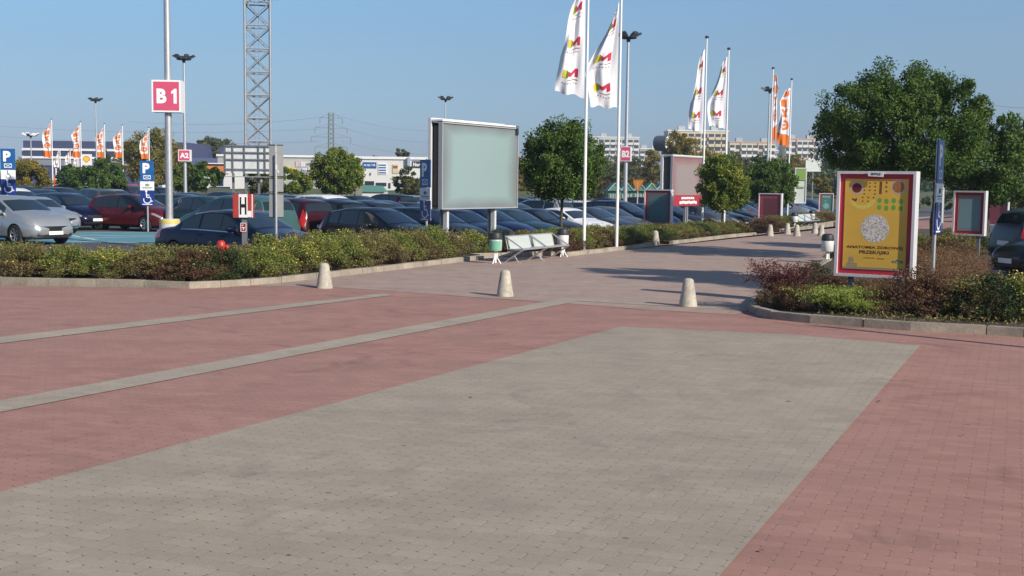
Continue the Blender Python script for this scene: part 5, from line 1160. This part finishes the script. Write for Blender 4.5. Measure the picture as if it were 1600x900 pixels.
t.build('bracing', M_tow, root)
t = MB()
for sx_ in (-.25, .1): t.tube((sx_, -hw + .15, 0), (sx_, -hw + .15, ht), .02, n=4)
for i in range(60): t.tube((-.25, -hw + .15, ht * i / 60), (.1, -hw + .15, ht * i / 60), .014, n=4)
t.build('ladder', M_galvd, root)
t = MB(); t.box((0, 0, ht - 1.2), (3.4, 3.4, .12)); [t.box((a * 1.7, 0, ht - .8), (.04, 3.4, .04)) for a in (-1, 1)]; t.build('platform', M_dark, root)
for a in range(6): t = MB(); t.box((1.9 * math.cos(a * 1.05), 1.9 * math.sin(a * 1.05), ht - 1.0), (.8, .6, .35), a * 1.05); t.build('floodlight', M_dark, root)
t = MB(); t.box((0, 0, ht + 1.2), (3.2, .4, 1.8)); t.build('sign_panel', mat('tower_yellow', (.70, .62, .12), .5), root)
# ------------------------------------------------------------------ flags
M_cloth = mat('flag_cloth', (.74, .74, .77), .75); M_or = mat('flag_orange', (.72, .17, .02), .75); M_mag = mat('logo_magenta', (.48, .015, .06), .7); M_ylw = mat('logo_yellow', (.62, .50, .02), .7); M_grn = mat('logo_green', (.10, .20, .02), .7); M_tx = mat('logo_grey', (.22, .08, .10), .7)
def flag(px, Y, pytop, f_top, f_bot, wpx, label, kind='M', sd=1, seed=0, z0=0.0, r=.055, name='flag_pole', group='flag poles', pf=1.0, skew=0.35):
    x = X(px, Y); zt = htop(px, pytop, Y) - z0; k = Y / F
    root = empty(name, (x, Y, z0), 0, label, 'flag', group); t = MB(); t.tube((0, 0, 0), (0, 0, zt), r, r * .62, 12); t.build('pole', M_white, root, smooth=50)
    t = MB(); t.lathe([(.03, 0), (.085, .02), (.085, .10), (.03, .12)], (0, 0, zt), 10); t.build('pole_cap', M_dark, root)
    a = htop(px, f_top, Y) - z0; b = htop(px, f_bot, Y) - z0; Wd = wpx * k; H = a - b; r_ = random.Random(seed); ph = r_.uniform(0, 6)
    def Sf(u, v):        # u 0 pole..1 free edge, v 0 top..1 bottom
        v = max(0.0, v)
        wv = Wd * ((min(1, .18 + 1.15 * v ** .75) if kind == 'M' else min(1, .30 + 3.0 * v)) + .10 * math.sin(7 * v + ph)) * pf
        fold = .10 * math.sin(9 * u + 5 * v + ph) + .05 * math.sin(17 * u - 7 * v + ph * 2)
        return Vector((-sd * (r + .02 + wv * u * (1 - .0 * v)), (fold * (u + .15)) * Wd * .9 - .06, a - H * v * (1 - .08 * u) - skew * Wd * u * (1.0 - v * .6) - .05 * Wd * math.sin(11 * u + ph) * v))
    def surf(mb, poly_uv, off=0, m=0, nu=1, nv=1):  # quad patch u0,u1,v0,v1 (each may be skewed)
        (u0, v0), (u1, v1), (u2, v2), (u3, v3) = poly_uv
        for side in ((1, -1) if off else (0,)):
            vs = []
            for j in range(nv + 1):
                for i in range(nu + 1):
                    s_, t_ = i / nu, j / nv; u = (u0 * (1 - s_) + u1 * s_) * (1 - t_) + (u3 * (1 - s_) + u2 * s_) * t_; v = (v0 * (1 - s_) + v1 * s_) * (1 - t_) + (v3 * (1 - s_) + v2 * s_) * t_
                    p = Sf(u, v); n = (Sf(u + .01, v) - Sf(u - .01, v)).cross(Sf(u, v + .01) - Sf(u, v - .01)).normalized(); vs.append(p + n * off * side)
            mb.add(vs, [(j * (nu + 1) + i, j * (nu + 1) + i + 1, (j + 1) * (nu + 1) + i + 1, (j + 1) * (nu + 1) + i) for j in range(nv) for i in range(nu)], m)
    t = MB(); surf(t, ((0, 0), (1, 0), (1, 1), (0, 1)), 0, 0, 26, 60); cl = t.build('banner', M_cloth if kind != 'Z' else M_cloth, root, smooth=80, fix=False)
    if kind == 'M':
        ml = MB(); yl = MB(); gl = MB(); tl = MB()
        for c in (.17, .50, .80):
            q = lambda pts, mb: surf(mb, pts, .008 * max(1, k * 30), 0, 4, 6)
            h = .080; u = lambda s_: .80 - .56 * s_
            V_ = lambda s_: c - h / 2 + h * s_
            q(((u(.0), V_(.15)), (u(.22), V_(.0)), (u(.22), V_(1.0)), (u(.0), V_(1.1))), yl)
            q(((u(.22), V_(.0)), (u(.36), V_(.25)), (u(.36), V_(.9)), (u(.22), V_(1.05))), gl)
            q(((u(.36), V_(.2)), (u(.52), V_(.4)), (u(.52), V_(.9)), (u(.36), V_(.75))), ml)
            q(((u(.52), V_(.4)), (u(.78), V_(-.05)), (u(.78), V_(.4)), (u(.52), V_(.9))), ml)
            q(((u(.78), V_(-.05)), (u(1.0), V_(-.1)), (u(1.0), V_(.9)), (u(.78), V_(.95))), ml)
            q(((u(.35), V_(1.25)), (u(1.0), V_(1.2)), (u(1.0), V_(1.29)), (u(.35), V_(1.34))), tl)
            for w2 in range(6): q(((u(.02 + w2 * .17), V_(1.62)), (u(.10 + w2 * .17), V_(1.61)), (u(.10 + w2 * .17), V_(1.72)), (u(.02 + w2 * .17), V_(1.73))), tl)
        ml.build('emblem_red', M_mag, cl, fix=False); yl.build('emblem_yellow', M_ylw, cl, fix=False); gl.build('emblem_green', M_grn, cl, fix=False); tl.build('lettering', M_tx, cl, fix=False)
    else:
        o_ = MB(); off = .008 * max(1, k * 30); surf(o_, ((0, .80), (1, .80), (1, 1), (0, 1)), off, 0, 12, 10)
        # ring and letter strokes in orange
        for i in range(14):
            a0, a1 = 2 * math.pi * i / 14, 2 * math.pi * (i + 1) / 14; ru, rv = .44, .095
            pts = [(.5 + ru * math.cos(a_) * f_, .64 + rv * math.sin(a_) * f_) for a_, f_ in ((a0, .50), (a0, 1), (a1, 1), (a1, .50))]; surf(o_, pts, off, 0, 1, 1)
        surf(o_, ((.35, .62), (.65, .62), (.65, .66), (.35, .66)), off, 0, 2, 2); surf(o_, ((.15, .36), (.40, .36), (.80, .50), (.55, .50)), off, 0, 3, 5); surf(o_, ((.60, .36), (.85, .36), (.45, .50), (.20, .50)), off * 1.3, 0, 3, 5)
        surf(o_, ((.15, .20), (.85, .18), (.85, .31), (.15, .33)), off, 0, 4, 5); surf(o_, ((.15, .04), (.85, .04), (.85, .14), (.15, .14)), off, 0, 4, 5)
        o_.build('orange_print', M_or, cl, fix=False)
    return root
flag(912, 36.6, -34, -22, 152, 41, 'nearest white flag with coloured M emblems, left of the pair above the hedge', seed=1, z0=.08)
flag(963, 38.0, -12, 2, 170, 46, 'near white flag with coloured M emblems, right of the pair above the hedge', seed=5, z0=.08, skew=.5)
flag(1096.5, 54, 60, 76, 208, 21, 'white emblem flag behind the second billboard, left of the far pair', seed=8, z0=.08, skew=.5)
flag(1131, 58, 78, 88, 202, 26, 'white emblem flag above the cream tower block, right of the far pair', seed=11, z0=.08, skew=.3)
flag(1200.5, 70, 108, 112, 222, 10, 'orange and white flag furled on its pole beside the dark round tree', 'O', seed=3, sd=-1, pf=.6, skew=.1)
flag(1230, 78, 125, 137, 230, 17, 'orange and white flag, rightmost on its own pole', 'O', seed=4, skew=.2)
for i, (px, yt) in enumerate(((83, 187), (128, 191), (165, 194), (193, 196), (234, 200))):
    flag(px, 138, yt, yt + 4, 247 if i < 4 else 249, 12, 'orange and white flag in the left row, %s' % ['the leftmost, above the orange sign tower', 'second from left beside the yellow shell sign', 'middle one of five', 'second from the right', 'rightmost above the second parking sign'][i], 'O', seed=20 + i, z0=-.4, r=.08, skew=.5)
for i, (px, yt, yb) in enumerate(((95, 232, 262), (111, 235, 258), (124, 236, 262))): flag(px, 150, yt, yt + 2, yb, 8, 'small white banner flag under the orange ones, %s of three' % ['left', 'middle', 'right'][i], 'M', seed=30 + i, z0=-.4, r=.08)
flag(1592, 120, 232, 234, 262, 11, 'white flag tip behind the right-hand tree', 'M', seed=40, z0=-.3, r=.08)
# ------------------------------------------------------------------ buildings
M_wallw = mat('hall_white', (.66, .66, .64), .6, var=.05, scale=.3); M_wallg = mat('hall_grey', (.42, .43, .42), .6, var=.08, scale=.3); M_win = mat('window_glass', (.03, .04, .05), .1, coat=1.0)
def bbox_px(px0, px1, pyt, Y, depth, name, label, m, z0=-.5, cat='building', rz=0.0):
    a = W(px0, pyt, Y); b = W(px1, pyt, Y); wd = (b - a).length; zt = (a.z + b.z) / 2 - z0
    root = empty(name, ((a.x + b.x) / 2, Y, z0), rz, label, cat); t = MB(); t.box((0, depth / 2, zt / 2), (wd, depth, zt)); wl = t.build('wall', m, root); return root, wd, zt, wl
def qpan(root, cx, cz, w_, h_, m, nm='panel', y=-.06, d=.1):
    t = MB(); t.box((cx, y, cz), (w_, d, h_)); return t.build(nm, m, root)
Yw = 165; kk = Yw / F
r1, wd, zt, wl = bbox_px(553, 668, 248, Yw, 30, 'retail_hall', 'white retail hall with blue lettered boards right of the ball tree', M_wallw)
def lx(px, c): return (px - c) * kk
def lz(px, py, Y=Yw): return htop(px, py, Y) + .5
c = 610.5
qpan(r1, 0, zt + .1, wd + .4, .35, M_white, 'parapet', y=.3, d=1)
q = qpan(r1, lx(578, c), lz(578, 258), 21 * kk, 9 * kk, M_blue, 'sign_board'); t = MB(); add_text(t, 'za wys. i tel.', lx(578, c), lz(578, 258), 5 * kk, -.13, .02, width=18 * kk); t.build('lettering', M_swm, q)
q = qpan(r1, lx(598, c), lz(598, 264), 13 * kk, 17 * kk, M_sw, 'sign_board'); t = MB()
for j in range(4): t.box((lx(598, c), -.12, lz(598, 258 + 4 * j)), (11 * kk, .04, 2 * kk))
t.build('lettering', M_blue, q)
q = qpan(r1, lx(618, c), lz(618, 264), 9 * kk, 14 * kk, mat('sign_beige', (.62, .50, .30), .5), 'sign_board'); t = MB(); t.box((lx(618, c), -.12, lz(618, 261)), (7 * kk, .04, 4 * kk)); t.build('picture', mat('sign_brown', (.25, .10, .05), .5), q)
q = qpan(r1, lx(639, c), lz(639, 257), 4 * kk, 22 * kk, mat('pillar_blue', (.30, .38, .50), .5), 'pillar', y=-.3, d=.6)
q = qpan(r1, lx(651, c), lz(651, 257), 14 * kk, 10 * kk, M_dark, 'sign_board'); t = MB(); add_text(t, 'Nor', lx(651, c), lz(651, 257), 6 * kk, -.13, .03, width=11 * kk); t.build('lettering', M_swm, q)
qpan(r1, lx(578, c), lz(578, 286), 14 * kk, 6 * kk, M_win, 'window'); qpan(r1, lx(596, c), lz(596, 288), 16 * kk, 5 * kk, M_win, 'window'); qpan(r1, lx(609, c), lz(609, 290), 3 * kk, 8 * kk, M_dark, 'door'); qpan(r1, lx(655, c), lz(655, 284), 14 * kk, 10 * kk, mat('dark_opening', (.05, .055, .06), .6), 'window')
t = MB(); t.plate([(lx(579, c) + a * kk * 2.2, lz(579, 272) + b * kk * 3.2) for a, b in ((0, 1), (.8, 0), (0, -1), (-.8, 0))], -.08); t.build('emblem', M_galvd, r1)
# left part of the hall, greyer
r2, wd, zt, wl = bbox_px(340, 556, 245, Yw + 4, 30, 'retail_hall', 'long pale grey retail hall with picture boards behind the lattice tower', M_wallg); c2 = 448
kk2 = (Yw + 4) / F
def lx2(px): return (px - c2) * kk2
def lz2(px, py): return htop(px, py, Yw + 4) + .5
qpan(r2, 0, zt + .1, wd + .3, .3, M_white, 'parapet', y=.3, d=1)
qpan(r2, lx2(470), lz2(470, 258), 66 * kk2, 13 * kk2, mat('clad_beige', (.50, .48, .42), .5), 'cladding', y=-.03, d=.05)
for px, py, w_, h_, c_ in ((466, 256, 8, 9, (.55, .45, .45)), (466, 266, 8, 8, (.45, .50, .55)), (476, 257, 11, 7, (.66, .66, .7)), (486, 266, 10, 8, (.62, .45, .38)), (476, 266, 8, 7, (.6, .6, .62)), (455, 264, 14, 5, (.75, .48, .06)), (490, 257, 9, 7, (.5, .55, .6))): qpan(r2, lx2(px), lz2(px, py), w_ * kk2, h_ * kk2, mat('pic%d_%d' % (px, py), c_, .5, var=.3, scale=2), 'picture_board', y=-.12)
t = MB(); add_text(t, '5PN', lx2(482), lz2(482, 257), 4 * kk2, -.19, .02); add_text(t, 'SKLEP', lx2(478), lz2(478, 267), 3 * kk2, -.19, .02); t.build('lettering', M_blued, r2)
for px in (350, 362, 512, 530): qpan(r2, lx2(px), lz2(px, 290), 8 * kk2, 9 * kk2, M_win, 'window')
qpan(r2, lx2(470), lz2(470, 275), 40 * kk2, 1.2 * kk2, M_galvd, 'ledge', y=-.1, d=.3)
# orange and white filling station front at the left of the halls
r3, wd, zt, wl = bbox_px(316, 356, 255, 150, 12, 'shop_building', 'small shop with an orange fascia and white columns left of the white billboard back', M_wallw); k3 = 150 / F
qpan(r3, 0, zt - .7, wd + .3, 1.2, mat('fascia_orange', (.62, .20, .06), .5), 'fascia'); qpan(r3, 0, zt - .15, wd + .4, .35, M_white, 'parapet'); qpan(r3, .6, zt - 2.1, .9, 1.4, M_blued, 'sign_board'); qpan(r3, .6, zt - 3.6, wd * .8, 1.3, M_win, 'window')
r3b, wd, zt, wl = bbox_px(296, 345, 247, 190, 20, 'shed_building', 'low building with a dark blue roof far behind the A2 mast', mat('blue_clad', (.10, .13, .25), .5)); 
# blue banded store on the left
Ys = 230; r4, wd, zt, wl = bbox_px(36, 292, 221, Ys, 60, 'store_building', 'long low store with blue and white bands behind the left flags', mat('band_blue', (.06, .07, .15), .5, var=.05), rz=0); k4 = Ys / F
for py, h_, m_ in ((234.5, 3.5, M_white), (247, 3.5, M_white), (241, 7, mat('band_navy', (.05, .06, .13), .4)), (255, 9, mat('store_grey', (.22, .24, .28), .5))):
    z = htop(160, py, Ys) + .5; qpan(r4, 0, z, wd + .4, h_ * k4, m_, 'band', y=-.1 - h_ * .01)
for px in (95, 125, 178, 205): z = htop(px, 262, Ys) + .5; qpan(r4, (px - 164) * k4, z, 10 * k4, 6 * k4, M_win, 'window', y=-.3)
# sign tower, shell sign, kiosk, sheds
Yq = 140; kq = Yq / F; x = X(96, Yq); root = empty('sign_tower', (x, Yq, -.4), 0, 'orange lettered sign tower on white legs under the leftmost orange flag', 'sign tower'); zt = htop(96, 274, Yq) + .4; zb = htop(96, 298, Yq) + .4
t = MB(); t.box((-1.5 * kq, 0, (zt + zb) / 2), (17 * kq, .5, zt - zb)); q = t.build('panel', mat('sign_orange', (.62, .13, .03), .5), root); t = MB(); t.box((9.5 * kq, -.02, (zt + zb) / 2 - .3), (5 * kq, .5, zt - zb)); t.build('side_panel', mat('side_pink', (.72, .45, .40), .5), root)
t = MB(); [t.box((-2.5 * kq, -.27, zt - (.25 + .26 * j) * (zt - zb)), (11 * kq, .04, 1.1 * kq)) for j in range(3)]; t.build('lettering', M_swm, q)
for a in (-8, 6): t = MB(); t.box((a * kq, .1, zb / 2 + 1), (1.2 * kq, .2, zt + 1.5)); t.build('leg', M_white, root)
root = empty('fuel_sign', (X(137, 132), 132, -.4), 0, 'white panel with a yellow and red scallop shell on a white post', 'sign'); k5 = 132 / F; zt = htop(137, 241, 132) + .4; zb = htop(137, 258, 132) + .4
t = MB(); t.box((0, 0, (zt + zb) / 2), (14 * k5, .3, zt - zb)); q = t.build('panel', M_sw, root); t = MB(); zc = (zt + zb) / 2 + .05; sc = 4.6 * k5
sh_ = [(0, -1)] + [(-.45, -.85), (-.55, -.55)] + [(math.cos(R(a)) * 1.05, math.sin(R(a)) * .95) for a in range(200, -21, -20)] + [(.55, -.55), (.45, -.85)]
t.plate([(a * sc * 1.15, zc + b * sc * 1.15) for a, b in sh_], -.16, .005); t.build('shell_rim', mat('shell_red', (.60, .04, .02), .5), q); t = MB(); t.plate([(a * sc * .95, zc + b * sc * .95) for a, b in sh_], -.17, .005); t.build('shell', mat('shell_yellow', (.80, .55, .03), .5), q)
t = MB(); t.box((0, .05, zb / 2), (.35, .3, zb)); t.build('post', M_white, root); 
for px0, px1, py, lb, mm in ((180, 212, 288, 'low red and white kiosk beyond the low trees at left', mat('kiosk_red', (.50, .08, .09), .5, var=.3, scale=.8)), (237, 257, 289, 'rounded white trailer behind the second parking sign', M_white)):
    r5, wd, zt, wl = bbox_px(px0, px1, py, 108 if px0 < 200 else 84, 3, 'kiosk' if px0 < 200 else 'trailer', lb, mm, z0=-.3, cat='kiosk' if px0 < 200 else 'trailer')
    if px0 < 200: qpan(r5, 0, zt - .5, wd * .9, .35, M_white, 'sign_board')
    else:
        bm = bmesh.new(); bm.from_mesh(wl.data); bmesh.ops.bevel(bm, geom=[e for e in bm.edges if abs(e.verts[0].co.y - e.verts[1].co.y) > 1], offset=.45, segments=5, affect='EDGES'); bm.to_mesh(wl.data); bm.free()
Yk = 118; kq = Yk / F; root = empty('kiosk', (X(583, Yk), Yk, -.3), 0, 'white kiosk with a sloping green roof below the white hall', 'kiosk'); zt = htop(585, 300, Yk) + .3; t = MB(); t.box((0, 1.5, zt / 2), (36 * kq, 3, zt)); t.build('wall', M_wallw, root)
t = MB(); zr = htop(585, 290, Yk) + .3; t.add([(-21 * kq, -.2, zt), (18.5 * kq, -.2, zt), (18.5 * kq, 3.2, zt), (-21 * kq, 3.2, zt), (-19 * kq, 1.6, zr), (12 * kq, 1.6, zr)], [(0, 1, 5, 4), (2, 3, 4, 5), (1, 2, 5), (3, 0, 4), (3, 2, 1, 0)]); t.build('roof', mat('roof_green', (.10, .24, .19), .5), root)
for a in (-12, 4, 12): t = MB(); t.box((a * kq, -.03, zt * .55), (3 * kq, .05, .5)); t.build('notice', mat('notice_grey', (.5, .45, .42), .5), root)
x0, x1 = X(526, 116), X(566, 116); root = empty('fence', ((x0 + x1) / 2, 116, -.3), 0, 'weathered panel fence between the ball tree and the kiosk', 'fence'); t = MB(); n = 22
for i in range(n): t.box((-(x1 - x0) / 2 + (x1 - x0) * (i + .5) / n, 0, 1.1), ((x1 - x0) / n - .02, .05, 2.2))
t.build('panel', mat('fence_grey', (.26, .25, .21), .7, var=.2), root)
M_shg = mat('shed_green', (.08, .20, .16), .6); M_shw = mat('shed_cream', (.36, .36, .26), .6)
for i, (px, Y) in enumerate(((960, 112), (979, 116), (999, 116), (1017, 118), (1034, 120))):
    k6 = Y / F; root = empty('shed', (X(px, Y), Y, -.4), 0, 'green gabled market shed beneath the B2 mast, %s from the left' % ORD[i], 'shed', 'green gabled sheds'); h0 = htop(px, 298, Y) + .4; h1 = htop(px, 286, Y) + .4; w_ = 21 * k6
    t = MB(); t.box((0, 2, h0 / 2), (w_ - .1, 4, h0)); wl = t.build('wall', M_shg, root); t = MB(); [t.box(((j - 1.5) * w_ * .2, -.04, h0 * .45), (w_ * .13, .05, h0 * .75)) for j in range(4)]; t.build('shutter', M_shw, wl)
    t = MB(); t.add([(-w_ / 2, -.3, h0), (w_ / 2, -.3, h0), (0, -.3, h1), (-w_ / 2, 4.2, h0), (w_ / 2, 4.2, h0), (0, 4.2, h1)], [(0, 1, 2), (5, 4, 3), (0, 2, 5, 3), (1, 4, 5, 2), (0, 3, 4, 1)]); rf = t.build('roof', M_shg, root)
    t = MB(); t.tube((-w_ / 2, -.34, h0), (0, -.34, h1), .06, n=4); t.tube((w_ / 2, -.34, h0), (0, -.34, h1), .06, n=4); t.build('roof_edge', mat('edge_mint', (.30, .46, .38), .5), rf)
# round pub-like sign drum
Yr = 150; k7 = Yr / F; root = empty('drum_sign', (X(1034, Yr), Yr, -.4), R(48), 'round drum-shaped sign with a green emblem above the trees left of the second billboard', 'sign'); zc = htop(1040, 224, Yr) + .4; rr = 12 * k7
t = MB(); Mx = Matrix.Rotation(R(90), 4, 'X'); t.lathe([(rr * .98, -.9), (rr, -.8), (rr, .8), (rr * .98, .9)], (0, 0, zc), 24, M=Mx); q = t.build('drum', mat('drum_grey', (.10, .12, .14), .4), root); t = MB(); t.disc(0, zc, rr * .94, -.93, .02, 24); p_ = t.build('face', M_sw, root); t = MB(); t.disc(-rr * .05, zc + rr * .3, rr * .28, -.95, .01); t.disc(0, zc - rr * .25, rr * .42, -.95, .01, rz=rr * .3); t.build('emblem', mat('emblem_leaf', (.08, .36, .12), .5), p_)
t = MB(); t.tube((0, 0, 0), (0, 0, zc - rr * .9), .2); t.build('post', M_galvd, root)
# apartment blocks
def block(px0, px1, pyt, Y, floors, bays, m, label, wm, bm_, seed=0, ph=3.0, accent=None, rz=0):
    root, wd, zt, wl = bbox_px(px0, px1, pyt, Y, 14, 'apartment_block', label, m, z0=-1); r_ = random.Random(seed); root.rotation_euler = (0, 0, rz)
    bw = wd / bays; t = MB(); t.box((0, 0, 0), (bw * .80, .12, ph * .62)); wme = t.mesh('window', wm); t = MB(); t.box((0, -.45, 0), (bw * .86, .9, ph * .40)); bme = t.mesh('balcony', bm_)
    t = MB(); t.box((0, 7, zt + .2), (wd + .5, 14.5, .5)); t.build('parapet', M_white if accent is None else accent, root)
    for s_ in (-.25, .3): t = MB(); t.box((s_ * wd, 6, zt + 1.3), (3, 3, 2.2)); t.build('lift_house', M_wallg, root)
    nb = 0
    for b in range(bays):
        bal = (b % 4) != 1
        for f in range(floors):
            z = zt - ph * (f + .75); x = -wd / 2 + bw * (b + .5); 
            if z < 2: continue
            o = link('window', wme, root, (x, -.02, z + .2)); nb += 1
            if bal: o = link('balcony', bme, root, (x, -.02, z - ph * .28))
    if accent is not None:
        for b in range(2, bays, 3): t = MB(); t.box((-wd / 2 + bw * b, -.15, zt / 2), (.5, .35, zt)); t.build('pilaster', accent, root)
    return root
M_cream = mat('block_cream', (.60, .52, .36), .7, var=.06, scale=.1); M_pale = mat('block_pale', (.56, .55, .52), .7, var=.06, scale=.1); M_salm = mat('block_salmon', (.52, .33, .26), .7); M_darkw = mat('block_window', (.05, .06, .07), .25); M_balw = mat('balcony_white', (.74, .73, .70), .6); M_balg = mat('balcony_grey', (.34, .35, .36), .6)
block(926, 999, 215, 620, 8, 8, M_pale, 'white tower block with dark balconies behind the B2 mast', M_darkw, M_balw, 1)
block(1000, 1030, 233, 640, 6, 4, M_balg, 'lower grey apartment block right of the white tower block', M_darkw, M_balw, 2)
block(1044, 1138, 205, 520, 9, 9, M_cream, 'tallest cream apartment block behind the far pair of white flags', M_darkw, mat('balcony_cream', (.62, .54, .36), .6), 3)
block(1140, 1212, 223, 560, 6, 8, M_cream, 'cream apartment block with a salmon roof edge', M_darkw, M_balw, 4, accent=M_salm)
block(1228, 1280, 218, 560, 8, 6, M_pale, 'pale apartment block with salmon stripes left of the tall tree', M_darkw, M_balw, 5, accent=M_salm)
block(1206, 1230, 236, 600, 6, 3, M_balg, 'grey apartment block between the orange flags', M_darkw, M_balw, 6)
r_ = block(1296, 1316, 252, 700, 3, 3, M_pale, 'small pale house block on the far hillside by the conifers', M_darkw, M_balw, 7)
r8, wd, zt, wl = bbox_px(915, 948, 272, 200, 10, 'shed_building', 'low white flat-roofed building under the white tower block', M_wallw); qpan(r8, 0, zt - 1.6, wd * .7, .8, M_win, 'window')
# chimney
Yc = 900; root = empty('chimney', (X(1584, Yc), Yc, -1), 0, 'red and white banded chimney far away at the right edge', 'chimney'); zt = htop(1584, 214, Yc) + 1; t = MB(); t.tube((0, 0, 0), (0, 0, zt), 2.6, 1.5, 16); st = t.build('stack', M_white, root, smooth=50)
t = MB(); t.tube((0, 0, zt - 6), (0, 0, zt + .05), 1.68, 1.56, 16); t.build('red_band', mat('chim_red', (.45, .12, .10), .6), st, smooth=50)
# pylons
def pylon(px, Y, pyt, label, arms, w0=3.2, wt=1.3, s=1.25):
    z0 = -1; h = htop(px, pyt, Y) - z0; root = empty('power_pylon', (X(px, Y), Y, z0), R(18), label, 'power pylon', 'power pylons'); hb = h * .45
    t = MB(); L = [(-1, -1), (1, -1), (1, 1), (-1, 1)]; r_ = .13 * s
    def wz(z): return (w0 + (wt - w0) * min(1, z / hb)) if z < hb else wt + (wt * .55 - wt) * (z - hb) / (h - hb) * .4
    zs_ = [hb * i / 5 for i in range(5)] + [hb + (h - hb) * i / 9 for i in range(10)]
    for a in range(4):
        for z1, z2 in zip(zs_[:-1], zs_[1:]):
            p, q = L[a], L[(a + 1) % 4]; t.tube((p[0] * wz(z1), p[1] * wz(z1), z1), (p[0] * wz(z2), p[1] * wz(z2), z2), r_, n=4)
            t.tube((p[0] * wz(z1), p[1] * wz(z1), z1), (q[0] * wz(z2), q[1] * wz(z2), z2), r_ * .6, n=4); t.tube((q[0] * wz(z1), q[1] * wz(z1), z1), (p[0] * wz(z2), p[1] * wz(z2), z2), r_ * .6, n=4)
    t.build('lattice', mat('pylon_steel', (.16, .18, .18), .6), root)
    for fz, ln in arms:
        t = MB(); z = h * fz
        for sx_ in (-1, 1):
            t.tube((sx_ * wt, -wt * .6, z), (sx_ * ln, 0, z), r_ * .8, n=4); t.tube((sx_ * wt, wt * .6, z), (sx_ * ln, 0, z), r_ * .8, n=4); t.tube((sx_ * wt, 0, z + 1.6), (sx_ * ln, 0, z), r_ * .6, n=4); t.tube((sx_ * ln, 0, z), (sx_ * ln, 0, z - 2.2), r_ * 1.2, n=4)
        t.build('cross_arm', mat('pylon_steel', (.16, .18, .18), .6), root)
    return root, h
p1, h1 = pylon(517.5, 480, 176, 'lattice power pylon standing above the ball tree', [(.93, 4.5), (.80, 6.5), (.68, 8.0), (.55, 6.5)], 2.8, 1.05)
p2, h2 = pylon(1525, 520, 154, 'power pylon top peeping above the right-hand trees', [(.95, 4.5), (.84, 6.5), (.70, 8)], 3.0, 1.3)
def wire(a, b, sag, label, r_=.045):
    a = Vector(a); b = Vector(b); pts = []
    for i in range(33): t = i / 32; p = a.lerp(b, t); p.z -= sag * 4 * t * (1 - t); pts.append(p)
    mb = MB(); mb.path([tuple(p) for p in pts], r_, 4); return tag(mb.build('power_line', mat('wire_dark', (.10, .11, .12), .6)), label, 'power line', 'power lines')
P1 = W(517, 183, 480)
ws = [((498, 202), (0, 197)), ((499, 221), (0, 213)), ((505, 183), (200, 190)), ((531, 198), (690, 222)), ((533, 220), (690, 240)), ((527, 180), (690, 204))]
nm = ['upper line left of the pylon', 'lower line left of the pylon', 'thin top line left of the pylon', 'upper line right of the pylon', 'lowest line right of the pylon', 'thin top line right of the pylon']
for ((a, b), (c_, d_)), l_ in zip(ws, nm): wire(W(a, b, 480), W(c_, d_, 520), 2.0, 'thin power cable in the sky, ' + l_)
for j, ((a, b), (c_, d_)) in enumerate((((1530, 160), (1640, 168)), ((1537, 178), (1640, 186)), ((1545, 196), (1640, 205)), ((1552, 212), (1640, 218)))): wire(W(a, b, 520), W(c_, d_, 420), 1.0, 'thin power cable at the right edge, %s from the top' % ORD[j], .08)
# hall added unseen behind the viewpoint, so car paint and glass reflect something dark
root = empty('added_hall', (0, -26, 0), 0, 'long grey hall added unseen behind the viewpoint for dark car reflections', 'building'); t = MB(); t.box((0, -12, 4.6), (150, 24, 9.2)); t.build('wall', mat('added_hall_wall', (.20, .19, .18), .8, var=.1, scale=.3), root)
t = MB(); t.box((0, .06, 2.0), (60, .08, 3.8)); t.build('glass_front', M_win, root); t = MB(); t.box((0, -12, 9.35), (150.6, 24.6, .3)); t.build('parapet', M_galvd, root)
for k_ in range(13): t = MB(); t.box((-30 + 5 * k_, .14, 2.0), (.14, .12, 3.9)); t.build('mullion', M_galvd, root)

# ------------------------------------------------------------------ air
mb = MB(); mb.box((0, 450, 60), (1500, 1100, 125)); hz_ = bpy.data.materials.new('haze'); hz_.use_nodes = True; n_ = hz_.node_tree; n_.nodes.remove(n_.nodes['Principled BSDF'])
pv = n_.nodes.new('ShaderNodeVolumePrincipled'); pv.inputs['Color'].default_value = (.80, .88, 1.0, 1); pv.inputs['Density'].default_value = 0.00045; pv.inputs['Anisotropy'].default_value = 0.3
n_.links.new(pv.outputs[0], n_.nodes['Material Output'].inputs['Volume']); tag(mb.build('haze', hz_), 'thin autumn haze filling the air', 'haze', kind='stuff')
